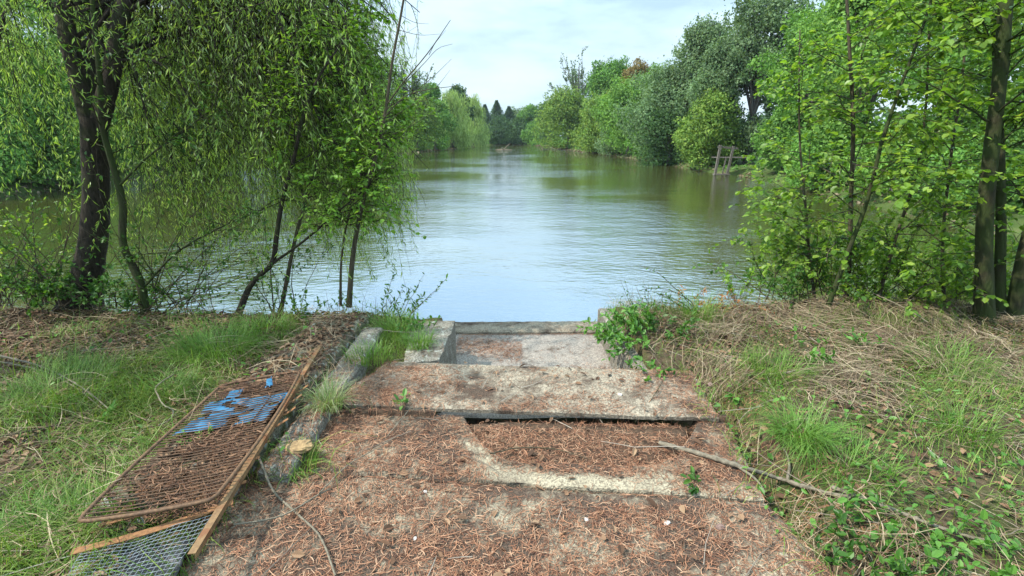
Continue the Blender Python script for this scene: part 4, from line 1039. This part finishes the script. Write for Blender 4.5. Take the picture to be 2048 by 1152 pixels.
# ------------------------------------------------------------------ far trees
def far_tree(kind, px, top, width, base_px, inland, col, label, name='broadleaf_tree', cat='tree', group=None, base=0.06, n_mul=1.0):
    """px centre column, top row and width in photo pixels; base_px the waterline row below it; inland metres behind that line"""
    wl = on(px, base_px, ZW); dirv = nrm(wl[:2]); p2 = wl[:2] + dirv * inland
    D = p2[1]; gz = float(ground_z([p2[0]], [p2[1]])[0])
    d = ray(px, top); ht = (CAMZ + d[2] * D / d[1] - gz) * (1.0 if kind in ('conifer', 'sparse') else 1.05)
    dep = D * cp + CAMZ * sp
    w = width / F * dep * (1.32 if kind in ('bush', 'tall') else 1.2)
    root = thing(name, (p2[0], p2[1], gz), label, cat, group)
    o = np.array([p2[0], p2[1], gz - .05])
    Lf = .10 + .0026 * D
    rg = rng
    A = math.pi * w * ht
    lean = rg.normal(0, .03, 2)
    if kind == 'conifer':
        n = int(min(14000, 5.0 * A / (.3 * Lf ** 2)))
        t = rg.random(n) ** .75; a = rg.uniform(0, 2 * np.pi, n)
        lay = .75 + .35 * np.sin(t * ht * 4 + a * .5); r = w * .75 * (1 - t) ** 1.05 * (.45 + .75 * np.abs(np.sin(t * 9 * np.pi + 2 * np.sin(a * 2)))) * np.sqrt(rg.uniform(.1, 1, n)) * (.6 + .8 * rg.random(n)) + .02
        pos = o + np.stack([r * np.cos(a), r * np.sin(a), ht * (.06 + .94 * t) - r * .25], 1)
        dd = np.stack([np.cos(a), np.sin(a), -.4 + 0 * a], 1) + rnd(n) * .5
        g = lance(pos, dd, rnd(n) + [0, 0, 1], Lf * rg.uniform(.5, 1.1, n), Lf * .32)
        tr = [tubes(np.stack([o, o + [0, 0, ht * .95]])[None], np.array([[w * .05, .02]]), 6)]
    elif kind == 'sparse':
        nb = 26
        B = limbs(o + np.stack([0 * np.arange(nb), 0 * np.arange(nb), rg.uniform(.15, .6, nb) * ht], 1), np.stack([rg.normal(0, .75, nb), rg.normal(0, .75, nb), np.full(nb, 1.0)], 1), ht * rg.uniform(.3, .55, nb), 10, (0, 0, .8), .08)
        p2_, T_, _ = along(B, 14, .2)
        B2 = limbs(p2_, nrm(T_ + rnd(len(p2_)) * .6), ht * .10 * rg.uniform(.4, 1.2, len(p2_)), 6, (0, 0, .5), .12)
        tr = [tubes(np.stack([o, o + [0, 0, ht * .4], o + [lean[0], 0, ht * .9]])[None], np.array([[w * .05, w * .04, .03]]), 7),
              tubes(B, np.linspace(1, .25, 10)[None].repeat(nb, 0) * ht * .006, 5), tubes(B2, np.linspace(1, .5, 6)[None].repeat(len(B2), 0) * ht * .0022, 3)]
        pos, T_, _ = along(B2, 15, .1); n = len(pos); pick = (rg.random(n) < np.clip(1.5 - (pos[:, 2] - o[2]) / ht * 1.1, .5, 1))
        pos = pos[pick]; n = len(pos)
        g = ovate(pos + rnd(n) * ht * .008, rnd(n), rnd(n), Lf * rg.uniform(.5, 1, n), Lf * .6)
    else:
        nl = 34 if kind != 'weep' else 40
        t = np.clip(rg.uniform(base, 1, nl), 0, 1); t[:6] = rg.uniform(.86, 1.0, 6); a = rg.uniform(0, 2 * np.pi, nl)
        if kind == 'bush': prof = np.sqrt(np.clip(1 - ((t - .34) / .68) ** 2, .05, 1))
        elif kind == 'tall': prof = np.sqrt(np.clip(1 - ((t - .55) / .5) ** 2, .10, 1))
        else: prof = np.sqrt(np.clip(1 - ((t - .45) / .57) ** 2, .12, 1))
        prof = prof * rg.uniform(.75, 1.2, nl)
        lr = w * rg.uniform(.09, .25, nl)
        R = np.maximum(w * .5 * prof - lr * .8, 0) * np.sqrt(rg.uniform(.3, 1, nl))
        c = np.stack([R * np.cos(a) + lean[0] * ht * t, R * np.sin(a) + lean[1] * ht * t, t * (ht - lr * .8) + lr * .1], 1)
        # smaller bunches sitting on the big ones break up the outline
        ns = 150; wh = rg.choice(nl, ns); qq = rnd(ns); qq[:, 2] = qq[:, 2] * .8 + .25
        c2 = c[wh] + qq * lr[wh][:, None] * rg.uniform(.75, 1.25, (ns, 1)); lr2 = lr[wh] * rg.uniform(.16, .42, ns)
        c0 = c; c = np.r_[c, c2]; lr = np.r_[lr, lr2]
        n = int(min(30000, n_mul * 2.6 * A / (.42 * Lf ** 2)))
        pr = np.r_[lr[:nl] ** 2, lr2 ** 2 * 1.1]
        which = rg.choice(len(c), n, p=pr / pr.sum())
        q = rnd(n); q[:, 2] = q[:, 2] * .9 + .12
        rad = lr[which] * (rg.uniform(.3, 1, n) ** .4) * (1 + .5 * rg.random(n) * (rg.random(n) < .2))
        off = q * rad[:, None]
        if kind == 'weep':
            off[:, 2] = off[:, 2] - rg.gamma(1.5, .035, n) * ht; dd = np.array([0, 0, -1.0]) + rnd(n) * .4; sh = lance
        else: dd = rnd(n) + q * .4 - [0, 0, .3]; sh = ovate
        pos = o + c[which] + off
        pos[:, 2] = np.maximum(pos[:, 2], o[2] + .08 + .25 * rg.random(n))
        nn = nrm(q + rnd(n) * .42 + [0, 0, .3])
        s = Lf * rg.uniform(.5, 1.2, n)
        g = sh(pos, dd, nn, s * (1.9 if kind == 'weep' else 1), s * (.34 if kind == 'weep' else .7))
        c = c0
        top_c = c[np.argsort(-c[:, 2])[:12]]
        cs = np.array([0, 0, .28 * ht])
        Br = np.stack([np.repeat(cs[None], 12, 0), (cs + top_c) / 2 + [0, 0, .05 * ht], top_c * [1.05, 1.05, 1.03]], 1) + o
        tr = [tubes(np.stack([o, o + cs * .5 + [.01, 0, 0], o + cs])[None], np.array([[w * .045, w * .035, w * .028]]), 8), tubes(Br, np.array([[w * .018, w * .01, w * .004]]).repeat(12, 0), 5)]
    mk('trunk', [(V, Fc, 0) for V, Fc in tr], [M['bark_far']], root, True)
    mk('crown', [(*g, 0)], [M['far_' + col]], root)
    return root

RS, LS, ES, RN, LN = 'bushes on the right shore', 'willows on the far left shore', 'trees at the far end of the lake', 'trees behind the hazels', 'trees behind the willow'
# right shore front row, far to near
far_tree('bush', 1138, 190, 104, 300, 2.0, 'yellow', 'rounded yellow tipped willow, farthest of the right shore bushes', 'willow_bush', 'bush', RS)
far_tree('bush', 1196, 200, 92, 307, 1.5, 'yellow', 'yellow topped bush between the farthest willow and bright green tree', 'willow_bush', 'bush', RS)
far_tree('bush', 1258, 168, 118, 315, 1.8, 'bright', 'bright green rounded tree midway along right shore', 'broadleaf_tree', 'tree', RS)
far_tree('bush', 1222, 250, 60, 311, .6, 'silver', 'low silvery shrub at water edge under the bright green tree', 'willow_bush', 'bush', RS)
far_tree('bush', 1300, 215, 80, 322, 2.2, 'green', 'green leafy tree just right of the bright green one', 'broadleaf_tree', 'tree', RS)
far_tree('bush', 1345, 140, 150, 331, 3.4, 'silver', 'big pale grey green tree above the dark shore bush', 'broadleaf_tree', 'tree', RS)
far_tree('bush', 1338, 228, 110, 331, .8, 'dark', 'dark bush hanging over the water', 'willow_bush', 'bush', RS)
far_tree('bush', 1402, 192, 98, 343, 1.4, 'yellow', 'rounded yellow green bush next to the wooden fishing platform', 'willow_bush', 'bush', RS)
far_tree('bush', 1560, 215, 100, 366, 2.4, 'green', 'mid green bush right of the wooden fishing platform', 'willow_bush', 'bush', RS)
# right shore back row
far_tree('sparse', 1152, 106, 96, 300, 12, 'grey', 'tall sparse half bare poplar standing against the sky', 'poplar_tree')
far_tree('tall', 1215, 132, 90, 306, 9, 'green', 'dark green tree left of the browning crown', 'broadleaf_tree', 'tree', RS)
far_tree('tall', 1258, 134, 66, 312, 6, 'brown', 'browning orange crowned tree above the green trees', 'broadleaf_tree', 'tree', RS)
far_tree('tall', 1300, 150, 80, 320, 8, 'green', 'green tree right of the browning crown', 'broadleaf_tree', 'tree', RS)
far_tree('tall', 1402, 60, 120, 338, 7, 'grey', 'tall airy grey green tree rising behind right shore bushes', 'broadleaf_tree', 'tree', RS, n_mul=.75)
far_tree('tall', 1490, -10, 150, 352, 6.5, 'grey', 'tallest grey green tree, right of the airy one', 'broadleaf_tree', 'tree', RS, n_mul=.8)
far_tree('tall', 1440, 95, 110, 345, 4.5, 'silver', 'silvery tree behind the yellow green bush by the platform', 'broadleaf_tree', 'tree', RS)
# behind the hazels
far_tree('tall', 1590, 20, 170, 372, 4.5, 'green', 'tall green tree behind the leftmost hazel', 'broadleaf_tree', 'tree', RN)
far_tree('tall', 1700, -60, 200, 400, 3.5, 'bright', 'bright green tree behind the straight slim hazel', 'broadleaf_tree', 'tree', RN)
far_tree('bush', 1640, 230, 130, 388, 1.5, 'green', 'green shore bush seen between hazel leaves', 'willow_bush', 'bush', RN)
far_tree('tall', 1850, -90, 230, 432, 3.5, 'green', 'large green tree behind the thin hazel stem', 'broadleaf_tree', 'tree', RN)
far_tree('bush', 1780, 250, 170, 418, 1.6, 'bright', 'bright green bush on the shore behind the leaning stem', 'willow_bush', 'bush', RN)
far_tree('tall', 2020, -120, 260, 462, 3.5, 'bright', 'bright green tree behind the twin trunks', 'broadleaf_tree', 'tree', RN)
far_tree('bush', 1930, 260, 190, 448, 1.6, 'green', 'green bush on the shore behind the stout trunk', 'willow_bush', 'bush', RN)
# far end
far_tree('tall', 1092, 208, 40, 293, 6, 'dark', 'dark slim tree at far end beside the farthest willow', 'broadleaf_tree', 'tree', ES)
far_tree('bush', 1066, 216, 54, 291, 9, 'green', 'light green round tree at the far end of lake', 'broadleaf_tree', 'tree', ES)
far_tree('bush', 1040, 238, 60, 290, 2, 'dark', 'dark low tree in the middle of the far end', 'broadleaf_tree', 'tree', ES)
far_tree('bush', 1078, 244, 50, 291, 2, 'green', 'small green tree right of the dark low tree', 'broadleaf_tree', 'tree', ES)
far_tree('bush', 1000, 240, 60, 290, 2, 'dark', 'dark low tree under the tallest conifer', 'broadleaf_tree', 'tree', ES)
far_tree('conifer', 994, 200, 44, 290, 10, 'conifer', 'tallest dark conifer at the far end', 'conifer_tree', 'conifer', ES)
far_tree('conifer', 1018, 212, 44, 290, 12, 'conifer', 'shorter conifer right of the tallest conifer', 'conifer_tree', 'conifer', ES)
far_tree('conifer', 971, 208, 36, 291, 12, 'conifer', 'narrow conifer left of the tallest conifer', 'conifer_tree', 'conifer', ES)
far_tree('tall', 1040, 222, 50, 290, 14, 'grey', 'grey green tree between the conifers and light round tree', 'broadleaf_tree', 'tree', ES)
# left shore
far_tree('weep', 948, 196, 62, 294, 2, 'weep', 'farthest pale weeping willow on left shore', 'weeping_willow', 'tree', LS)
far_tree('weep', 905, 186, 86, 298, 2.5, 'weep', 'full pale weeping willow in the middle of left shore', 'weeping_willow', 'tree', LS)
far_tree('bush', 872, 205, 60, 301, 1.4, 'green', 'dark green bush between two left shore willows', 'willow_bush', 'bush', LS)
far_tree('bush', 838, 196, 76, 304, 2, 'yellow', 'yellow topped bush beside the near willow leaves', 'willow_bush', 'bush', LS)
far_tree('tall', 918, 178, 40, 297, 10, 'dark', 'dark tree top behind the full weeping willow', 'broadleaf_tree', 'tree', LS)
far_tree('tall', 862, 172, 50, 302, 10, 'green', 'green tree behind the dark green bush', 'broadleaf_tree', 'tree', LS)
far_tree('sparse', 818, 102, 74, 306, 9, 'grey', 'tall thin half bare birch behind the left shore', 'birch_tree', 'tree', LS)
# behind the near willow
far_tree('tall', 765, 120, 90, 312, 4, 'green', 'green tree beyond the water behind the bare sapling', 'broadleaf_tree', 'tree', LN)
far_tree('tall', 690, 60, 130, 320, 4, 'bright', 'bright green tree beyond the water behind the alder', 'broadleaf_tree', 'tree', LN)
far_tree('tall', 590, 90, 150, 331, 4, 'green', 'green tree beyond the water behind the forked sapling', 'broadleaf_tree', 'tree', LN)
far_tree('bush', 640, 230, 130, 327, 1.5, 'yellow', 'yellow green bush on the shore behind the forked sapling', 'willow_bush', 'bush', LN)
far_tree('tall', 470, 40, 170, 342, 4, 'bright', 'bright tree beyond the water behind the arching shrub', 'broadleaf_tree', 'tree', LN)
far_tree('bush', 400, 220, 160, 350, 1.5, 'dark', 'dark bush on the shore right of the crooked tree', 'willow_bush', 'bush', LN)
far_tree('tall', 330, 60, 180, 356, 4, 'green', 'green tree beyond the water right of the crooked tree', 'broadleaf_tree', 'tree', LN)
far_tree('tall', 190, -30, 220, 370, 4, 'green', 'large tree beyond the water behind the willow trunk', 'broadleaf_tree', 'tree', LN)
far_tree('bush', 100, 180, 180, 382, 1.5, 'bright', 'bright green bush on the shore left of the willow trunk', 'willow_bush', 'bush', LN)
far_tree('tall', 30, -60, 240, 395, 4, 'bright', 'bright tree beyond the water at the left picture edge', 'broadleaf_tree', 'tree', LN)
far_tree('bush', -60, 160, 220, 402, 2, 'green', 'green bush on the shore cut by the left picture edge', 'willow_bush', 'bush', LN)

# distant wood all round
n = 26000
a = rng.uniform(-1.45, 1.45, n); rad = rng.uniform(165, 215, n)
hx, hy = rad * np.sin(a), rad * np.cos(a)
hz = rng.random(n) ** .8 * (5.5 + 5.0 * fbm(a * 40, a * 0, 1.0, 3)) - .5
V1 = ovate(np.stack([hx, hy, hz], 1), rnd(n), rnd(n) - np.stack([np.sin(a), np.cos(a), 0 * a], 1) * .8 + [0, 0, .4], rng.uniform(.9, 1.8, n), rng.uniform(.7, 1.3, n))
tag(mk('far_wood', [(*V1, 0)], [M['far_dark']]), 'distant dark wood beyond the lake', kind='stuff')

# undergrowth along the far shores
ux = rng.uniform(-60, 60, 260000); uy = rng.uniform(9, 150, 260000); sd = lake_sd(ux, uy)
k = (sd > .5) & (sd < 9) & (rng.random(len(ux)) < np.clip(14 / uy, .12, 1)); ux, uy, sd = ux[k], uy[k], sd[k]; n = len(ux)
hh = np.clip(fbm(ux, uy, 2.2) * 3.4 - .9, .1, 2) * np.clip(sd / 1.5, .15, 1)
V1 = ovate(np.stack([ux, uy, ground_z(ux, uy) + hh * rng.random(n) ** .6], 1), rnd(n), rnd(n) + [0, -.4, .6], (.14 + .004 * uy) * rng.uniform(.6, 1.3, n), (.10 + .003 * uy) * rng.uniform(.6, 1.2, n))
tag(mk('undergrowth', [(*V1, 0)], [M['far_green']]), 'low green undergrowth on the far shores between the trees', kind='stuff'); print('undergrowth', n)
# shoreline stones and dry margin
pts = []
for (ax, ay), (bx, by) in zip(LAKE, np.roll(LAKE, -1, 0)):
    if max(ay, by) < 9: continue
    L = math.hypot(bx - ax, by - ay); k = int(min(900, L * 14)); t = rng.random(k)
    pts.append(np.stack([ax + (bx - ax) * t, ay + (by - ay) * t], 1))
pts = np.concatenate(pts) + rng.normal(0, .45, (sum(map(len, pts)), 2)); pts = pts[(lake_sd(pts[:, 0], pts[:, 1]) > -.1) & (pts[:, 1] < 140)]
n = len(pts); pz = ground_z(pts[:, 0], pts[:, 1])
D_ = np.maximum(1, pts[:, 1])
V1 = ovate(np.stack([pts[:, 0], pts[:, 1], pz + .03], 1), hdir(n), rnd(n) * .6 + [0, 0, 1], (.12 + .003 * D_) * rng.uniform(.5, 1.5, n), (.05 + .0015 * D_) * rng.uniform(.5, 1.5, n), .8, .3)
tag(mk('shore_rubble', [(*V1, 0)], [M['straw']]), 'dry stalks and stones along the far water edge', kind='stuff')

# ------------------------------------------------------------------ fishing platform on the right shore
pc = on(1452, 352, ZW) + [0, .5, 0]; pr = thing('fishing_platform', pc, 'small weathered wooden fishing platform on right shore', 'platform')
sx = pc[1] / F * 1.15     # metres per photo pixel there
def pp(dx, dz, dy=0.0): return pc + np.array([dx * sx, dy, dz * sx])
w = .14
for dx, tilt, hh in ((-14, 4, 50), (6, 6, 48)):
    mk('post', [(*bar(pp(dx, -4), pp(dx + tilt, hh), w, w), 0)], [M['wood']], pr)
for dx, hh in ((-8, 30), (16, 30)):
    mk('post', [(*bar(pp(dx, -4, 1.1), pp(dx, hh, 1.1), w, w), 0)], [M['wood']], pr)
mk('rail', [(*bar(pp(-14, 47), pp(20, 44), .07, .13), 0)], [M['wood']], pr)
mk('brace', [(*bar(pp(-2, 0), pp(2, 30), .07, .07), 0)], [M['wood']], pr)
for k in range(5):
    mk('deck_board', [(*bar(pp(-12, 29, .1 + k * .24), pp(42, 29, .1 + k * .24), .20, .04), 0)], [M['wood']], pr)
mk('step', [(*bar(pp(-18, 2, -.2), pp(8, 2, -.2), .35, .08), 0)], [M['wood']], pr)

# floating branch far out
fb = on(1006, 300, ZW)
B = limbs(np.repeat((fb + [0, 0, .02])[None], 7, 0), np.stack([rng.normal(0, 1, 7), rng.normal(0, .3, 7), np.full(7, .35)], 1), rng.uniform(1, 2.2, 7), 7, (0, 0, -.7), .15)
tag(mk('floating_branch', [(*tubes(B, np.linspace(.1, .04, 7)[None].repeat(7, 0), 5), 0)], [M['bark_pale']]), 'dead branch poking out of the water near the far end', 'branch')

# ------------------------------------------------------------------ the air
V, Fc = box((0, 400, 17), (900, 0, 0), (0, 900, 0), (0, 0, 22))
hm_, hnt, hout = newmat('air'); pv = hnt.nodes.new('ShaderNodeVolumePrincipled'); pv.inputs['Color'].default_value = (.78, .88, 1, 1); pv.inputs['Density'].default_value = .00022; pv.inputs['Anisotropy'].default_value = .2
hnt.links.new(pv.outputs[0], hout.inputs['Volume'])
tag(mk('haze', [(V, Fc, 0)], [hm_]), 'thin pale haze over the lake', kind='stuff')
# ------------------------------------------------------------------ light, sky, camera
sun_dir = nrm(np.array([-.60, -.14, .80]))
el = math.asin(sun_dir[2]); az = math.atan2(sun_dir[0], sun_dir[1])
sl = bpy.data.lights.new('sun', 'SUN'); sl.energy = 4.3; sl.angle = math.radians(1.0); sl.color = (1, .95, .86)
so = bpy.data.objects.new('sun', sl); COL.objects.link(so)
so.rotation_euler = Vector(-sun_dir).to_track_quat('-Z', 'Y').to_euler()

w = bpy.data.worlds.new('World'); scene.world = w; w.use_nodes = True
nt = w.node_tree; nt.nodes.clear()
out = nt.nodes.new('ShaderNodeOutputWorld'); bg = nt.nodes.new('ShaderNodeBackground'); bg.inputs[1].default_value = .1
sky = nt.nodes.new('ShaderNodeTexSky'); sky.sky_type = 'NISHITA'; sky.sun_disc = False
sky.sun_elevation = el; sky.sun_rotation = az % (2 * math.pi)
tc = nt.nodes.new('ShaderNodeTexCoord'); mp = N(nt, 'ShaderNodeMapping'); mp.inputs['Scale'].default_value = (1, 1, 3.5)
nt.links.new(tc.outputs['Generated'], mp.inputs[0])
cl = noise(nt, mp.outputs[0], 3.6, 5, .58)
ccol = ramp(nt, cl, [(.34, (4.7, 6.2, 7.5)), (.46, (6.0, 7.7, 8.6)), (.56, (7.0, 8.6, 9.1)), (.7, (7.8, 9.0, 9.3))])
sep = nt.nodes.new('ShaderNodeSeparateXYZ'); nt.links.new(tc.outputs['Generated'], sep.inputs[0])
# an overcast sky grows brighter and a little bluer towards the zenith
ccol = mixc(nt, 1.0, ccol, ramp(nt, sep.outputs[2], [(.0, (.36, .36, .365)), (.15, (.36, .365, .375)), (.34, (.41, .46, .545)), (.6, (.60, .70, .84)), (1.0, (1, 1, 1))]), 'MULTIPLY')
ccol = mixc(nt, 1.0, ccol, (2.0, 2.03, 2.06), 'MULTIPLY')
nt.links.new(mixc(nt, .9, sky.outputs[0], ccol), bg.inputs[0])
nt.links.new(bg.outputs[0], out.inputs[0])

cam = bpy.data.cameras.new('camera'); cam.sensor_width = 36; cam.lens = 36 * F / 2048; cam.clip_end = 3000; cam.clip_start = .05
co = bpy.data.objects.new('camera', cam); COL.objects.link(co)
co.location = (0, 0, CAMZ); co.rotation_euler = (math.pi / 2 - PITCH, 0, 0)
scene.camera = co
vs = scene.view_settings; vs.view_transform = 'Standard'; vs.look = 'None'; vs.gamma = 1; vs.exposure = 0.8
